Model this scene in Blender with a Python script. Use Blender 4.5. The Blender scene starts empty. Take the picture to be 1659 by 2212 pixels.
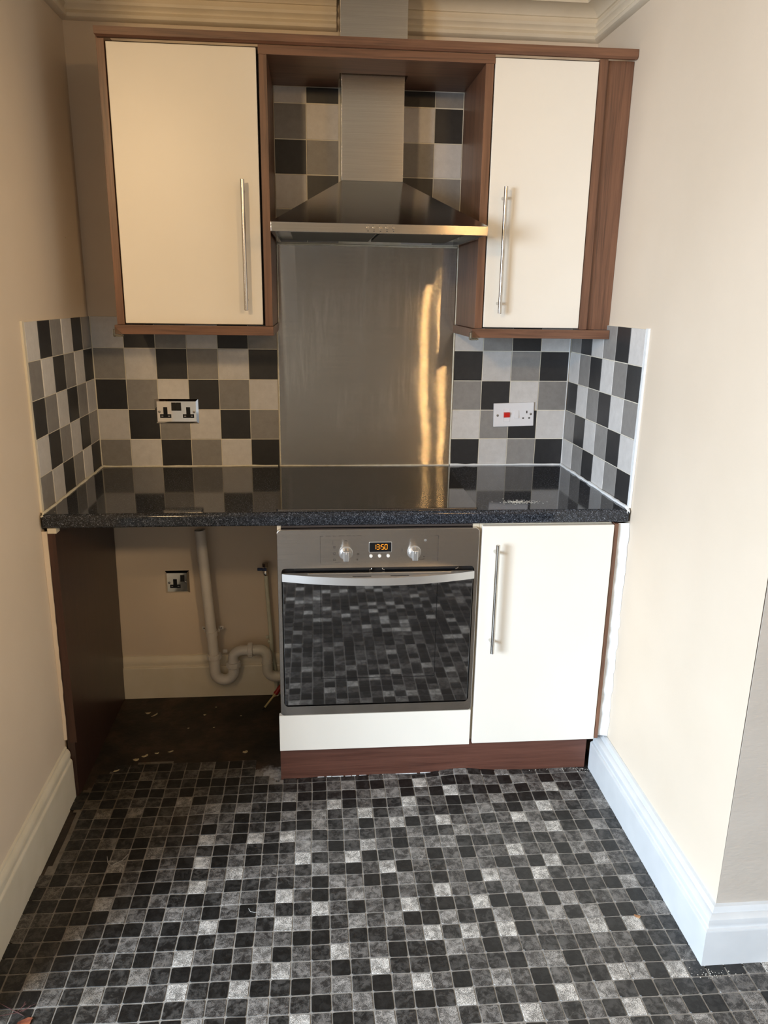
import bpy, bmesh, math, random
from mathutils import Vector, Matrix
random.seed(7)
S = bpy.context.scene
COL = S.collection
PI = math.pi

# ------------------------------------------------------------------ camera
cam_d = bpy.data.cameras.new('camera')
cam_d.sensor_fit = 'HORIZONTAL'
cam_d.sensor_width = 36.0
cam_d.lens = 1664.931 / 1659.0 * 36.0
cam_d.clip_start = 0.01
cam_d.clip_end = 100
cam = bpy.data.objects.new('camera', cam_d)
COL.objects.link(cam)
Rr = Vector((0.99615406, -0.08644984, 0.01426605))
Rf = Vector((0.08708726, 0.95898507, -0.26974699))
Ru = Vector((0.00963866, 0.26995195, 0.96282555))
mw = Matrix((Rr, Ru, -Rf)).transposed().to_4x4()
mw.translation = Vector((0.7568, -2.7547, 1.5076))
cam.matrix_world = mw
S.camera = cam

# ------------------------------------------------------------------ light and exposure
S.view_settings.view_transform = 'Standard'
S.view_settings.look = 'None'
S.view_settings.gamma = 1.0
S.view_settings.use_curve_mapping = False
S.view_settings.exposure = 0.0

world = bpy.data.worlds.new('world')
S.world = world
world.use_nodes = True
bg = world.node_tree.nodes['Background']
bg.inputs[0].default_value = (0.75, 0.87, 1.0, 1)
bg.inputs[1].default_value = 1.0

def area_light(name, loc, target, sx, sy, power, color, spread=180):
    d = bpy.data.lights.new(name, 'AREA')
    d.shape = 'RECTANGLE'
    d.size, d.size_y = sx, sy
    d.energy = power
    d.color = color
    d.spread = math.radians(spread)
    o = bpy.data.objects.new(name, d)
    COL.objects.link(o)
    o.location = loc
    o.rotation_euler = (Vector(target) - Vector(loc)).to_track_quat('-Z', 'Y').to_euler()
    return o

# daylight through the window in the side wall of the room, to the left behind the camera
WIN_Y0, WIN_Y1, WIN_Z0, WIN_Z1 = -4.40, -2.70, 0.85, 2.15
win_light = area_light('window_daylight', (-1.985, (WIN_Y0 + WIN_Y1) / 2, (WIN_Z0 + WIN_Z1) / 2),
                       (0.0, (WIN_Y0 + WIN_Y1) / 2 + 1.1, 0.05), 1.7, 1.3, 192, (0.74, 0.87, 1.0), 112)

FILL_W = 85            # added warm fill spots, unseen behind the camera
FILL2_W = 190
FILL_COLOR = (1.0, 0.68, 0.36)

# ------------------------------------------------------------------ materials
def new_mat(name):
    m = bpy.data.materials.new(name)
    m.use_nodes = True
    nt = m.node_tree
    return m, nt, nt.nodes['Principled BSDF']

def N(nt, t, **kw):
    n = nt.nodes.new(t)
    for k, v in kw.items():
        if k.startswith('i_'):
            n.inputs[k[2:].replace('_', ' ')].default_value = v
        else:
            setattr(n, k, v)
    return n

def ramp(nt, fac, stops):
    r = nt.nodes.new('ShaderNodeValToRGB')
    el = r.color_ramp.elements
    while len(el) > 1:
        el.remove(el[-1])
    el[0].position, el[0].color = stops[0][0], tuple(stops[0][1]) + (1,)
    for p, c in stops[1:]:
        e = el.new(p)
        e.color = tuple(c) + (1,)
    nt.links.new(fac, r.inputs[0])
    return r

def plain(name, col, rough=0.5, metal=0.0, spec=0.5, ior=None, coat=0.0):
    m, nt, b = new_mat(name)
    b.inputs['Base Color'].default_value = tuple(col) + (1,)
    b.inputs['Roughness'].default_value = rough
    b.inputs['Metallic'].default_value = metal
    b.inputs['Specular IOR Level'].default_value = spec
    if ior: b.inputs['IOR'].default_value = ior
    b.inputs['Coat Weight'].default_value = coat
    b.inputs['Coat Roughness'].default_value = 0.03
    return m

def emit(name, col, s):
    m, nt, b = new_mat(name)
    b.inputs['Base Color'].default_value = (0, 0, 0, 1)
    b.inputs['Emission Color'].default_value = tuple(col) + (1,)
    b.inputs['Emission Strength'].default_value = s
    return m

def noise_paint(name, c1, c2, rough, scale=6, bump=0.0, bscale=120, spots=0.0, coat=0.0, stretch=(1, 1, 1)):
    m, nt, b = new_mat(name)
    tc = N(nt, 'ShaderNodeTexCoord')
    mp = N(nt, 'ShaderNodeMapping')
    mp.inputs['Scale'].default_value = stretch
    nt.links.new(tc.outputs['Object'], mp.inputs[0])
    n = N(nt, 'ShaderNodeTexNoise', i_Scale=scale, i_Detail=4.0)
    nt.links.new(mp.outputs[0], n.inputs['Vector'])
    r = ramp(nt, n.outputs['Fac'], [(0.3, c1), (0.7, c2)])
    colout = r.outputs[0]
    if spots:
        v = N(nt, 'ShaderNodeTexVoronoi', i_Scale=9.0)
        nt.links.new(tc.outputs['Object'], v.inputs['Vector'])
        lt = N(nt, 'ShaderNodeMath', operation='LESS_THAN')
        lt.inputs[1].default_value = 0.012 * spots
        nt.links.new(v.outputs['Distance'], lt.inputs[0])
        n2 = N(nt, 'ShaderNodeTexNoise', i_Scale=2.3)
        nt.links.new(tc.outputs['Object'], n2.inputs['Vector'])
        g2 = N(nt, 'ShaderNodeMath', operation='GREATER_THAN')
        g2.inputs[1].default_value = 0.52
        nt.links.new(n2.outputs['Fac'], g2.inputs[0])
        mu = N(nt, 'ShaderNodeMath', operation='MULTIPLY')
        nt.links.new(lt.outputs[0], mu.inputs[0]); nt.links.new(g2.outputs[0], mu.inputs[1])
        mx = N(nt, 'ShaderNodeMix', data_type='RGBA')
        nt.links.new(mu.outputs[0], mx.inputs[0])
        nt.links.new(colout, mx.inputs[6])
        mx.inputs[7].default_value = (0.16, 0.13, 0.10, 1)
        colout = mx.outputs[2]
    nt.links.new(colout, b.inputs['Base Color'])
    b.inputs['Roughness'].default_value = rough
    b.inputs['Coat Weight'].default_value = coat
    b.inputs['Coat Roughness'].default_value = 0.05
    if bump:
        nb = N(nt, 'ShaderNodeTexNoise', i_Scale=bscale, i_Detail=3.0)
        nt.links.new(mp.outputs[0], nb.inputs['Vector'])
        bp = N(nt, 'ShaderNodeBump', i_Strength=bump, i_Distance=0.002)
        nt.links.new(nb.outputs['Fac'], bp.inputs['Height'])
        nt.links.new(bp.outputs[0], b.inputs['Normal'])
    return m

def wood(name, axis, dark=(0.060, 0.028, 0.018), light=(0.215, 0.102, 0.058), rough=0.38):
    m, nt, b = new_mat(name)
    tc = N(nt, 'ShaderNodeTexCoord')
    mp = N(nt, 'ShaderNodeMapping')
    sc = [26.0, 26.0, 26.0]
    sc[axis] = 1.6
    mp.inputs['Scale'].default_value = sc
    nt.links.new(tc.outputs['Object'], mp.inputs[0])
    n = N(nt, 'ShaderNodeTexNoise', i_Scale=1.4, i_Detail=6.0, i_Roughness=0.62, i_Distortion=0.9)
    nt.links.new(mp.outputs[0], n.inputs['Vector'])
    mp2 = N(nt, 'ShaderNodeMapping')
    sc2 = [260.0, 260.0, 260.0]
    sc2[axis] = 7.0
    mp2.inputs['Scale'].default_value = sc2
    nt.links.new(tc.outputs['Object'], mp2.inputs[0])
    n2 = N(nt, 'ShaderNodeTexNoise', i_Scale=1.0, i_Detail=2.0)
    nt.links.new(mp2.outputs[0], n2.inputs['Vector'])
    ad = N(nt, 'ShaderNodeMath', operation='MULTIPLY_ADD')
    ad.inputs[1].default_value = 0.35
    nt.links.new(n2.outputs['Fac'], ad.inputs[0])
    nt.links.new(n.outputs['Fac'], ad.inputs[2])
    mid = tuple((a + c) / 2 for a, c in zip(dark, light))
    r = ramp(nt, ad.outputs[0], [(0.42, dark), (0.62, mid), (0.9, light)])
    nt.links.new(r.outputs[0], b.inputs['Base Color'])
    b.inputs['Roughness'].default_value = rough
    bp = N(nt, 'ShaderNodeBump', i_Strength=0.12, i_Distance=0.0006)
    nt.links.new(n2.outputs['Fac'], bp.inputs['Height'])
    nt.links.new(bp.outputs[0], b.inputs['Normal'])
    return m

def brushed(name, col, rough, aniso=0.3, grain=0, scratch=0.0, wavy=0.0):
    """brushed steel; hairline grain along axis `grain`, highlights drawn out across it"""
    m, nt, b = new_mat(name)
    tc = N(nt, 'ShaderNodeTexCoord')
    mp = N(nt, 'ShaderNodeMapping')
    sc = [600.0, 600.0, 600.0]
    sc[grain] = 5.0
    mp.inputs['Scale'].default_value = sc
    nt.links.new(tc.outputs['Object'], mp.inputs[0])
    n = N(nt, 'ShaderNodeTexNoise', i_Scale=1.0, i_Detail=2.0)
    nt.links.new(mp.outputs[0], n.inputs['Vector'])
    b.inputs['Metallic'].default_value = 1.0
    colr = ramp(nt, n.outputs['Fac'], [(0.3, tuple(c * 0.93 for c in col)), (0.7, tuple(min(1, c * 1.07) for c in col))])
    cout = colr.outputs[0]
    b.inputs['Roughness'].default_value = rough
    # the brushing tilts the facets up and down at random; the sheet itself is a little wavy
    g = N(nt, 'ShaderNodeNewGeometry')
    vs = N(nt, 'ShaderNodeVectorMath', operation='SCALE')
    vs.inputs['Scale'].default_value = 3217.0
    nt.links.new(g.outputs['Position'], vs.inputs[0])
    w1 = N(nt, 'ShaderNodeTexWhiteNoise', noise_dimensions='3D')
    nt.links.new(vs.outputs[0], w1.inputs['Vector'])
    sp = N(nt, 'ShaderNodeSeparateColor')
    nt.links.new(w1.outputs['Color'], sp.inputs[0])
    su = N(nt, 'ShaderNodeMath', operation='ADD')
    nt.links.new(sp.outputs[0], su.inputs[0]); nt.links.new(sp.outputs[1], su.inputs[1])
    dz = N(nt, 'ShaderNodeMath', operation='MULTIPLY_ADD')
    dz.inputs[1].default_value = aniso
    dz.inputs[2].default_value = -aniso
    nt.links.new(su.outputs[0], dz.inputs[0])
    nw = N(nt, 'ShaderNodeTexNoise', i_Scale=2.2, i_Detail=1.0)
    nt.links.new(tc.outputs['Object'], nw.inputs['Vector'])
    dx = N(nt, 'ShaderNodeMath', operation='MULTIPLY_ADD')
    dx.inputs[1].default_value = wavy
    dx.inputs[2].default_value = -wavy * 0.5
    nt.links.new(nw.outputs['Fac'], dx.inputs[0])
    cx_ = N(nt, 'ShaderNodeCombineXYZ')
    nt.links.new(dx.outputs[0], cx_.inputs[0]); nt.links.new(dz.outputs[0], cx_.inputs[2])
    va_ = N(nt, 'ShaderNodeVectorMath', operation='ADD')
    nt.links.new(g.outputs['Normal'], va_.inputs[0]); nt.links.new(cx_.outputs[0], va_.inputs[1])
    vn = N(nt, 'ShaderNodeVectorMath', operation='NORMALIZE')
    nt.links.new(va_.outputs[0], vn.inputs[0])
    nt.links.new(vn.outputs[0], b.inputs['Normal'])
    if scratch:
        mp2 = N(nt, 'ShaderNodeMapping')
        mp2.inputs['Rotation'].default_value = (0, 0.20, 0)
        mp2.inputs['Scale'].default_value = (60.0, 60.0, 4.0)
        nt.links.new(tc.outputs['Object'], mp2.inputs[0])
        n2 = N(nt, 'ShaderNodeTexNoise', i_Scale=1.0, i_Detail=7.0, i_Roughness=0.75, i_Distortion=0.8)
        nt.links.new(mp2.outputs[0], n2.inputs['Vector'])
        n3 = N(nt, 'ShaderNodeTexNoise', i_Scale=4.0, i_Detail=2.0)
        nt.links.new(tc.outputs['Object'], n3.inputs['Vector'])
        r2 = ramp(nt, n2.outputs['Fac'], [(0.44, (0, 0, 0)), (0.70, (1, 1, 1))])
        r3 = ramp(nt, n3.outputs['Fac'], [(0.43, (0, 0, 0)), (0.68, (1, 1, 1))])
        mu = N(nt, 'ShaderNodeMath', operation='MULTIPLY')
        nt.links.new(r2.outputs[0], mu.inputs[0]); nt.links.new(r3.outputs[0], mu.inputs[1])
        ad = N(nt, 'ShaderNodeMath', operation='MULTIPLY_ADD')
        ad.inputs[1].default_value = scratch
        ad.inputs[2].default_value = rough
        nt.links.new(mu.outputs[0], ad.inputs[0])
        nt.links.new(ad.outputs[0], b.inputs['Roughness'])
        mx = N(nt, 'ShaderNodeMix', data_type='RGBA')
        ms = N(nt, 'ShaderNodeMath', operation='MULTIPLY')
        ms.inputs[1].default_value = 0.75
        nt.links.new(mu.outputs[0], ms.inputs[0])
        nt.links.new(ms.outputs[0], mx.inputs[0])
        nt.links.new(cout, mx.inputs[6])
        mx.inputs[7].default_value = (0.80, 0.81, 0.82, 1)
        cout = mx.outputs[2]
    nt.links.new(cout, b.inputs['Base Color'])
    return m

def stone_tile(name, c1, c2):
    m, nt, b = new_mat(name)
    g = N(nt, 'ShaderNodeNewGeometry')
    n = N(nt, 'ShaderNodeTexNoise', i_Scale=38.0, i_Detail=6.0, i_Roughness=0.7)
    nt.links.new(g.outputs['Position'], n.inputs['Vector'])
    r = ramp(nt, n.outputs['Fac'], [(0.3, c1), (0.7, c2)])
    oi = N(nt, 'ShaderNodeObjectInfo')
    mr = N(nt, 'ShaderNodeMapRange')
    mr.inputs['To Min'].default_value = 0.92
    mr.inputs['To Max'].default_value = 1.08
    nt.links.new(oi.outputs['Random'], mr.inputs['Value'])
    mx = N(nt, 'ShaderNodeMix', data_type='RGBA', blend_type='MULTIPLY')
    mx.inputs[0].default_value = 1.0
    nt.links.new(r.outputs[0], mx.inputs[6]); nt.links.new(mr.outputs[0], mx.inputs[7])
    nt.links.new(mx.outputs[2], b.inputs['Base Color'])
    b.inputs['Roughness'].default_value = 0.42
    bp = N(nt, 'ShaderNodeBump', i_Strength=0.18, i_Distance=0.001)
    nt.links.new(n.outputs['Fac'], bp.inputs['Height'])
    nt.links.new(bp.outputs[0], b.inputs['Normal'])
    return m

M = {}
M['wall'] = noise_paint('wall_paint', (0.685, 0.585, 0.47), (0.725, 0.625, 0.51), 0.62, 3, 0.10, 160, spots=1.0)
M['wall_rough_shaded'] = noise_paint('wall_paint_rough_shaded', (0.48, 0.43, 0.375), (0.52, 0.47, 0.415), 0.62, 3, 0.5, 55, stretch=(1, 1, 2.5))  # rough wall paint, right return wall's weaker light darkened into the colour
M['ceiling'] = noise_paint('ceiling_paint', (0.72, 0.66, 0.55), (0.77, 0.71, 0.60), 0.7, 4, 0.08, 90)
M['cove'] = noise_paint('cove_paint', (0.70, 0.62, 0.49), (0.77, 0.69, 0.56), 0.5, 9, 0.15, 60)
M['skirt_white'] = noise_paint('skirting_white', (0.59, 0.61, 0.63), (0.64, 0.66, 0.68), 0.35, 14, 0.10, 60)
M['skirt_cream'] = noise_paint('skirting_cream', (0.72, 0.66, 0.53), (0.78, 0.72, 0.60), 0.35, 14, 0.10, 60)
M['grout'] = noise_paint('grout', (0.70, 0.65, 0.53), (0.82, 0.79, 0.70), 0.8, 22)
M['tile_light'] = stone_tile('tile_light', (0.56, 0.545, 0.535), (0.66, 0.645, 0.635))
M['tile_mid'] = stone_tile('tile_mid', (0.225, 0.215, 0.207), (0.285, 0.275, 0.265))
M['tile_dark'] = stone_tile('tile_dark', (0.017, 0.017, 0.019), (0.027, 0.027, 0.029))
M['wood_v'] = wood('walnut_vertical', 2)
M['wood_x'] = wood('walnut_along', 0)
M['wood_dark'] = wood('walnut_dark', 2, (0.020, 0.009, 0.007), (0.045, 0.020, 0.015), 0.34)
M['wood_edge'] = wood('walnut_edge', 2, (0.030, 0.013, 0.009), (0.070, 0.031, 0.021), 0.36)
M['wood_plinth'] = wood('walnut_plinth', 0, (0.055, 0.020, 0.013), (0.150, 0.062, 0.042), 0.42)
M['door_cream'] = noise_paint('door_cream', (0.79, 0.75, 0.675), (0.82, 0.78, 0.705), 0.36, 3, 0)
M['carcass'] = plain('carcass_cream', (0.58, 0.50, 0.38), 0.55)
M['dark_inside'] = plain('carcass_dark', (0.05, 0.035, 0.028), 0.7)
M['steel'] = brushed('brushed_steel', (0.54, 0.52, 0.495), 0.13, 0.22, 0)
M['steel_oven'] = brushed('oven_steel', (0.56, 0.54, 0.52), 0.16, 0.26, 0)
M['steel_hood'] = brushed('hood_steel', (0.50, 0.485, 0.46), 0.13, 0.14, 0)
M['steel_splash'] = brushed('splash_steel', (0.53, 0.52, 0.505), 0.035, 0.66, 0, scratch=0.07, wavy=0.04)
M['steel_bar'] = brushed('bar_steel', (0.62, 0.60, 0.57), 0.22, 0.0, 2)
M['silver'] = plain('silver_paint', (0.62, 0.62, 0.62), 0.32, 0.85)
M['chrome'] = plain('chrome', (0.80, 0.79, 0.77), 0.06, 1.0)
M['chrome_dark'] = plain('chrome_dull', (0.42, 0.40, 0.38), 0.25, 1.0)
M['black_plastic'] = plain('black_plastic', (0.006, 0.006, 0.007), 0.45, 0, 0.25)
M['black_gap'] = plain('black_enamel', (0.010, 0.010, 0.011), 0.35)
M['oven_glass'] = plain('oven_glass', (0.008, 0.008, 0.009), 0.03, 0, 0.5, 2.9)
M['oven_print'] = plain('oven_print', (0.004, 0.004, 0.005), 0.10, 0, 0.5, 1.9)
M['hob_glass'] = plain('hob_glass', (0.006, 0.006, 0.007), 0.03, 0, 0.5, 1.75)
M['white_plastic'] = plain('white_plastic', (0.80, 0.80, 0.83), 0.3)
M['button_white'] = plain('button_white', (0.75, 0.73, 0.70), 0.35)
M['red_plastic'] = plain('red_plastic', (0.70, 0.03, 0.02), 0.3)
M['blue_plastic'] = plain('blue_lever', (0.012, 0.025, 0.09), 0.35)
M['digits'] = emit('orange_digits', (1.0, 0.33, 0.012), 1.6)
M['seal'] = noise_paint('sealant', (0.66, 0.61, 0.46), (0.80, 0.77, 0.66), 0.4, 60, 0.3, 200)
M['seal_white'] = noise_paint('white_caulk', (0.74, 0.77, 0.79), (0.84, 0.86, 0.88), 0.5, 60, 0.5, 160)
M['pvc'] = noise_paint('pvc_pipe', (0.66, 0.63, 0.59), (0.74, 0.71, 0.67), 0.35, 12)
M['pvc_old'] = noise_paint('pvc_old', (0.62, 0.60, 0.52), (0.72, 0.69, 0.62), 0.4, 20)
M['pipe_paint'] = noise_paint('painted_pipe', (0.52, 0.54, 0.44), (0.64, 0.65, 0.55), 0.5, 30, 0.4, 90)
M['screw_red'] = plain('screwdriver_red', (0.28, 0.012, 0.012), 0.35)
M['screw_yellow'] = plain('screwdriver_yellow', (0.50, 0.42, 0.20), 0.45)
M['leaf'] = noise_paint('dry_leaf', (0.30, 0.12, 0.045), (0.50, 0.28, 0.13), 0.6, 90, 0.5, 150)
M['leaf_red'] = noise_paint('red_leaf', (0.12, 0.03, 0.02), (0.32, 0.10, 0.04), 0.55, 60, 0.5, 150)
M['twig'] = plain('twig', (0.07, 0.022, 0.018), 0.7)
M['flake'] = noise_paint('adhesive_flake', (0.42, 0.33, 0.17), (0.60, 0.52, 0.34), 0.6, 90)
M['crumb'] = plain('crumb', (0.66, 0.64, 0.58), 0.7)
M['thread'] = plain('thread', (0.45, 0.44, 0.42), 0.8)
M['mark'] = plain('printed_mark', (0.02, 0.018, 0.016), 0.6)
M['hood_filter'] = None
M['diffuser'] = plain('lamp_diffuser', (0.75, 0.75, 0.72), 0.3)
M['bulb'] = emit('warm_bulb', (1.0, 0.62, 0.25), 30.0)
M['frame_white'] = plain('window_frame', (0.8, 0.8, 0.8), 0.4)

def glassy(name, col, rough, ior):
    m, nt, b = new_mat(name)
    b.inputs['Base Color'].default_value = tuple(col) + (1,)
    b.inputs['Roughness'].default_value = rough
    b.inputs['IOR'].default_value = ior
    b.inputs['Transmission Weight'].default_value = 1.0
    return m
M['clear'] = glassy('clear_bumper', (0.95, 0.93, 0.84), 0.05, 1.42)

def filter_mat():
    m, nt, b = new_mat('hood_filter_mesh')
    tc = N(nt, 'ShaderNodeTexCoord')
    ch = N(nt, 'ShaderNodeTexChecker', i_Scale=220.0)
    ch.inputs['Color1'].default_value = (0.03, 0.03, 0.026, 1)
    ch.inputs['Color2'].default_value = (0.20, 0.20, 0.16, 1)
    nt.links.new(tc.outputs['Object'], ch.inputs['Vector'])
    nt.links.new(ch.outputs['Color'], b.inputs['Base Color'])
    b.inputs['Metallic'].default_value = 0.8
    b.inputs['Roughness'].default_value = 0.45
    return m
M['hood_filter'] = filter_mat()

def worktop_mat():
    m, nt, b = new_mat('worktop_laminate')
    tc = N(nt, 'ShaderNodeTexCoord')
    v = N(nt, 'ShaderNodeTexNoise', i_Scale=420.0, i_Detail=2.0, i_Roughness=0.6)
    nt.links.new(tc.outputs['Object'], v.inputs['Vector'])
    n = N(nt, 'ShaderNodeTexNoise', i_Scale=150.0, i_Detail=2.0)
    nt.links.new(tc.outputs['Object'], n.inputs['Vector'])
    ad = N(nt, 'ShaderNodeMath', operation='MULTIPLY_ADD')
    ad.inputs[1].default_value = 0.35
    nt.links.new(n.outputs['Fac'], ad.inputs[0]); nt.links.new(v.outputs['Fac'], ad.inputs[2])
    r = ramp(nt, ad.outputs[0], [(0.52, (0.007, 0.008, 0.010)), (0.72, (0.020, 0.023, 0.030)), (0.83, (0.10, 0.11, 0.135)), (0.93, (0.27, 0.30, 0.35))])
    nt.links.new(r.outputs[0], b.inputs['Base Color'])
    b.inputs['Roughness'].default_value = 0.07
    b.inputs['IOR'].default_value = 1.45
    return m
M['worktop'] = worktop_mat()

def subfloor_mat():
    m, nt, b = new_mat('bare_floor')
    tc = N(nt, 'ShaderNodeTexCoord')
    n = N(nt, 'ShaderNodeTexNoise', i_Scale=7.0, i_Detail=8.0, i_Roughness=0.7)
    nt.links.new(tc.outputs['Object'], n.inputs['Vector'])
    r = ramp(nt, n.outputs['Fac'], [(0.34, (0.006, 0.005, 0.004)), (0.5, (0.028, 0.018, 0.011)), (0.68, (0.070, 0.042, 0.026))])
    # pale plaster dust by the corner of the plinth and along the skirtings
    n2 = N(nt, 'ShaderNodeTexNoise', i_Scale=55.0, i_Detail=6.0, i_Roughness=0.75)
    nt.links.new(tc.outputs['Object'], n2.inputs['Vector'])
    vm = N(nt, 'ShaderNodeVectorMath', operation='DISTANCE')
    vm.inputs[1].default_value = (0.600, -0.545, 0.0)
    nt.links.new(tc.outputs['Object'], vm.inputs[0])
    mr = N(nt, 'ShaderNodeMapRange')
    mr.inputs['From Min'].default_value = 0.02
    mr.inputs['From Max'].default_value = 0.085
    mr.inputs['To Min'].default_value = 0.42
    mr.inputs['To Max'].default_value = -0.25
    nt.links.new(vm.outputs['Value'], mr.inputs['Value'])
    sm = N(nt, 'ShaderNodeMath', operation='ADD')
    nt.links.new(n2.outputs['Fac'], sm.inputs[0]); nt.links.new(mr.outputs[0], sm.inputs[1])
    r2 = ramp(nt, sm.outputs[0], [(0.58, (0, 0, 0)), (0.95, (1, 1, 1))])
    mx = N(nt, 'ShaderNodeMix', data_type='RGBA')
    nt.links.new(r2.outputs[0], mx.inputs[0]); nt.links.new(r.outputs[0], mx.inputs[6])
    mx.inputs[7].default_value = (0.42, 0.40, 0.38, 1)
    nt.links.new(mx.outputs[2], b.inputs['Base Color'])
    b.inputs['Roughness'].default_value = 0.6
    bp = N(nt, 'ShaderNodeBump', i_Strength=0.5, i_Distance=0.003)
    nt.links.new(n2.outputs['Fac'], bp.inputs['Height'])
    nt.links.new(bp.outputs[0], b.inputs['Normal'])
    return m
M['subfloor'] = subfloor_mat()

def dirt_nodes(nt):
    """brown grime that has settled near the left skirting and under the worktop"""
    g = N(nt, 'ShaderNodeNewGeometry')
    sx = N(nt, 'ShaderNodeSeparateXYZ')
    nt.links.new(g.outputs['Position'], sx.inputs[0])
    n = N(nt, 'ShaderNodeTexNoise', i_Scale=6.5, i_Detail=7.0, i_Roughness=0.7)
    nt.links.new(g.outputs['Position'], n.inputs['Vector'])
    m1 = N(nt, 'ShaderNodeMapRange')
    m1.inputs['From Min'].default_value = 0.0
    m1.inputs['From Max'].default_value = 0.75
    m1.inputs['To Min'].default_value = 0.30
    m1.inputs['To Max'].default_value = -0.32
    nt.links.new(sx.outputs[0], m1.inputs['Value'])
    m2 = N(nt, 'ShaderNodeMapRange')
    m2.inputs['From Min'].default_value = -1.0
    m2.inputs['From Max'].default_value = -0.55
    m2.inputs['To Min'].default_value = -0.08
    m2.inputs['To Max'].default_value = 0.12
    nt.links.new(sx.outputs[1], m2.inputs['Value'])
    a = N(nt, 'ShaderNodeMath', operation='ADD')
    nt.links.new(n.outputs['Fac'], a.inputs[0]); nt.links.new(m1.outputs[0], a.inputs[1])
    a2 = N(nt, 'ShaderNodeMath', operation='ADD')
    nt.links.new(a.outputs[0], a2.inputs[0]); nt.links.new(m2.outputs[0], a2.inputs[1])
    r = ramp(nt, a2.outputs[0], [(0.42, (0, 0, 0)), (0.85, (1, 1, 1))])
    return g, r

def vinyl_tile_mat():
    m, nt, b = new_mat('vinyl_tile')
    at = N(nt, 'ShaderNodeAttribute')
    at.attribute_name = 'tone'
    g, dr = dirt_nodes(nt)
    # the look of riven slate: mottling, with pale speckle growing with the tone
    n = N(nt, 'ShaderNodeTexNoise', i_Scale=60.0, i_Detail=5.0, i_Roughness=0.65, i_Distortion=0.7)
    nt.links.new(g.outputs['Position'], n.inputs['Vector'])
    n2 = N(nt, 'ShaderNodeTexNoise', i_Scale=820.0, i_Detail=1.0, i_Roughness=0.5)
    nt.links.new(g.outputs['Position'], n2.inputs['Vector'])
    base = ramp(nt, at.outputs['Fac'], [(0.0, (0.0068, 0.0066, 0.0064)), (0.25, (0.0105, 0.0100, 0.0098)), (0.5, (0.028, 0.0255, 0.024)), (0.75, (0.063, 0.058, 0.054)), (1.0, (0.135, 0.126, 0.115))])
    hi = ramp(nt, at.outputs['Fac'], [(0.0, (0.017, 0.0165, 0.016)), (0.25, (0.062, 0.059, 0.056)), (0.5, (0.175, 0.164, 0.154)), (0.75, (0.37, 0.35, 0.33)), (1.0, (0.80, 0.765, 0.72))])
    def lin(src, k, c):
        q = N(nt, 'ShaderNodeMath', operation='MULTIPLY_ADD')
        q.inputs[1].default_value = k
        q.inputs[2].default_value = c
        nt.links.new(src, q.inputs[0])
        return q.outputs[0]
    def op(kind, a_, b_):
        q = N(nt, 'ShaderNodeMath', operation=kind)
        nt.links.new(a_, q.inputs[0]); nt.links.new(b_, q.inputs[1])
        return q.outputs[0]
    t_ = at.outputs['Fac']
    n3 = N(nt, 'ShaderNodeTexNoise', i_Scale=34.0, i_Detail=3.0, i_Roughness=0.6)
    nt.links.new(g.outputs['Position'], n3.inputs['Vector'])
    # dark tiles: soft riven streaks; pale tiles: dense salt-and-pepper
    a1 = op('MULTIPLY', lin(n.outputs['Fac'], 1.0, -0.5), lin(t_, -1.3, 2.3))
    a2 = op('MULTIPLY', lin(n2.outputs['Fac'], 1.0, -0.5), lin(t_, 1.9, 0.25))
    a3 = lin(n3.outputs['Fac'], 0.9, -0.45 + 0.13)
    mixf_out = op('ADD', op('ADD', a1, a2), a3)
    r = ramp(nt, mixf_out, [(0.0, (0, 0, 0)), (0.36, (1, 1, 1))])
    mx = N(nt, 'ShaderNodeMix', data_type='RGBA')
    nt.links.new(r.outputs[0], mx.inputs[0]); nt.links.new(base.outputs[0], mx.inputs[6]); nt.links.new(hi.outputs[0], mx.inputs[7])
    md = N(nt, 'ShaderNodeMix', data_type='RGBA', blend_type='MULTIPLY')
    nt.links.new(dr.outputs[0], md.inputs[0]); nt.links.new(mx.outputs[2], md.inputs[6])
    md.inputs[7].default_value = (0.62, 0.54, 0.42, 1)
    nt.links.new(md.outputs[2], b.inputs['Base Color'])
    rr = N(nt, 'ShaderNodeMapRange')
    rr.inputs['To Min'].default_value = 0.38
    rr.inputs['To Max'].default_value = 0.62
    nt.links.new(dr.outputs[0], rr.inputs['Value'])
    nt.links.new(rr.outputs[0], b.inputs['Roughness'])
    hsum = N(nt, 'ShaderNodeMath', operation='MULTIPLY_ADD')
    hsum.inputs[1].default_value = 0.5
    nt.links.new(n2.outputs['Fac'], hsum.inputs[0]); nt.links.new(n.outputs['Fac'], hsum.inputs[2])
    bp = N(nt, 'ShaderNodeBump', i_Strength=0.45, i_Distance=0.0016)
    nt.links.new(hsum.outputs[0], bp.inputs['Height'])
    nt.links.new(bp.outputs[0], b.inputs['Normal'])
    return m
M['vinyl_tile'] = vinyl_tile_mat()

def vinyl_grout_mat():
    m, nt, b = new_mat('vinyl_grout')
    g, dr = dirt_nodes(nt)
    n = N(nt, 'ShaderNodeTexNoise', i_Scale=90.0, i_Detail=4.0)
    nt.links.new(g.outputs['Position'], n.inputs['Vector'])
    r = ramp(nt, n.outputs['Fac'], [(0.3, (0.23, 0.215, 0.195)), (0.7, (0.32, 0.30, 0.275))])
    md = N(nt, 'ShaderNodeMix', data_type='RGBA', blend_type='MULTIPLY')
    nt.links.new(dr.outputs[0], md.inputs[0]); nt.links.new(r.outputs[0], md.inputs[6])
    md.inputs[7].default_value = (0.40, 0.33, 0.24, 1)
    nt.links.new(md.outputs[2], b.inputs['Base Color'])
    b.inputs['Roughness'].default_value = 0.55
    return m
M['vinyl_grout'] = vinyl_grout_mat()

# ------------------------------------------------------------------ mesh helpers
ORG = {}

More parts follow.
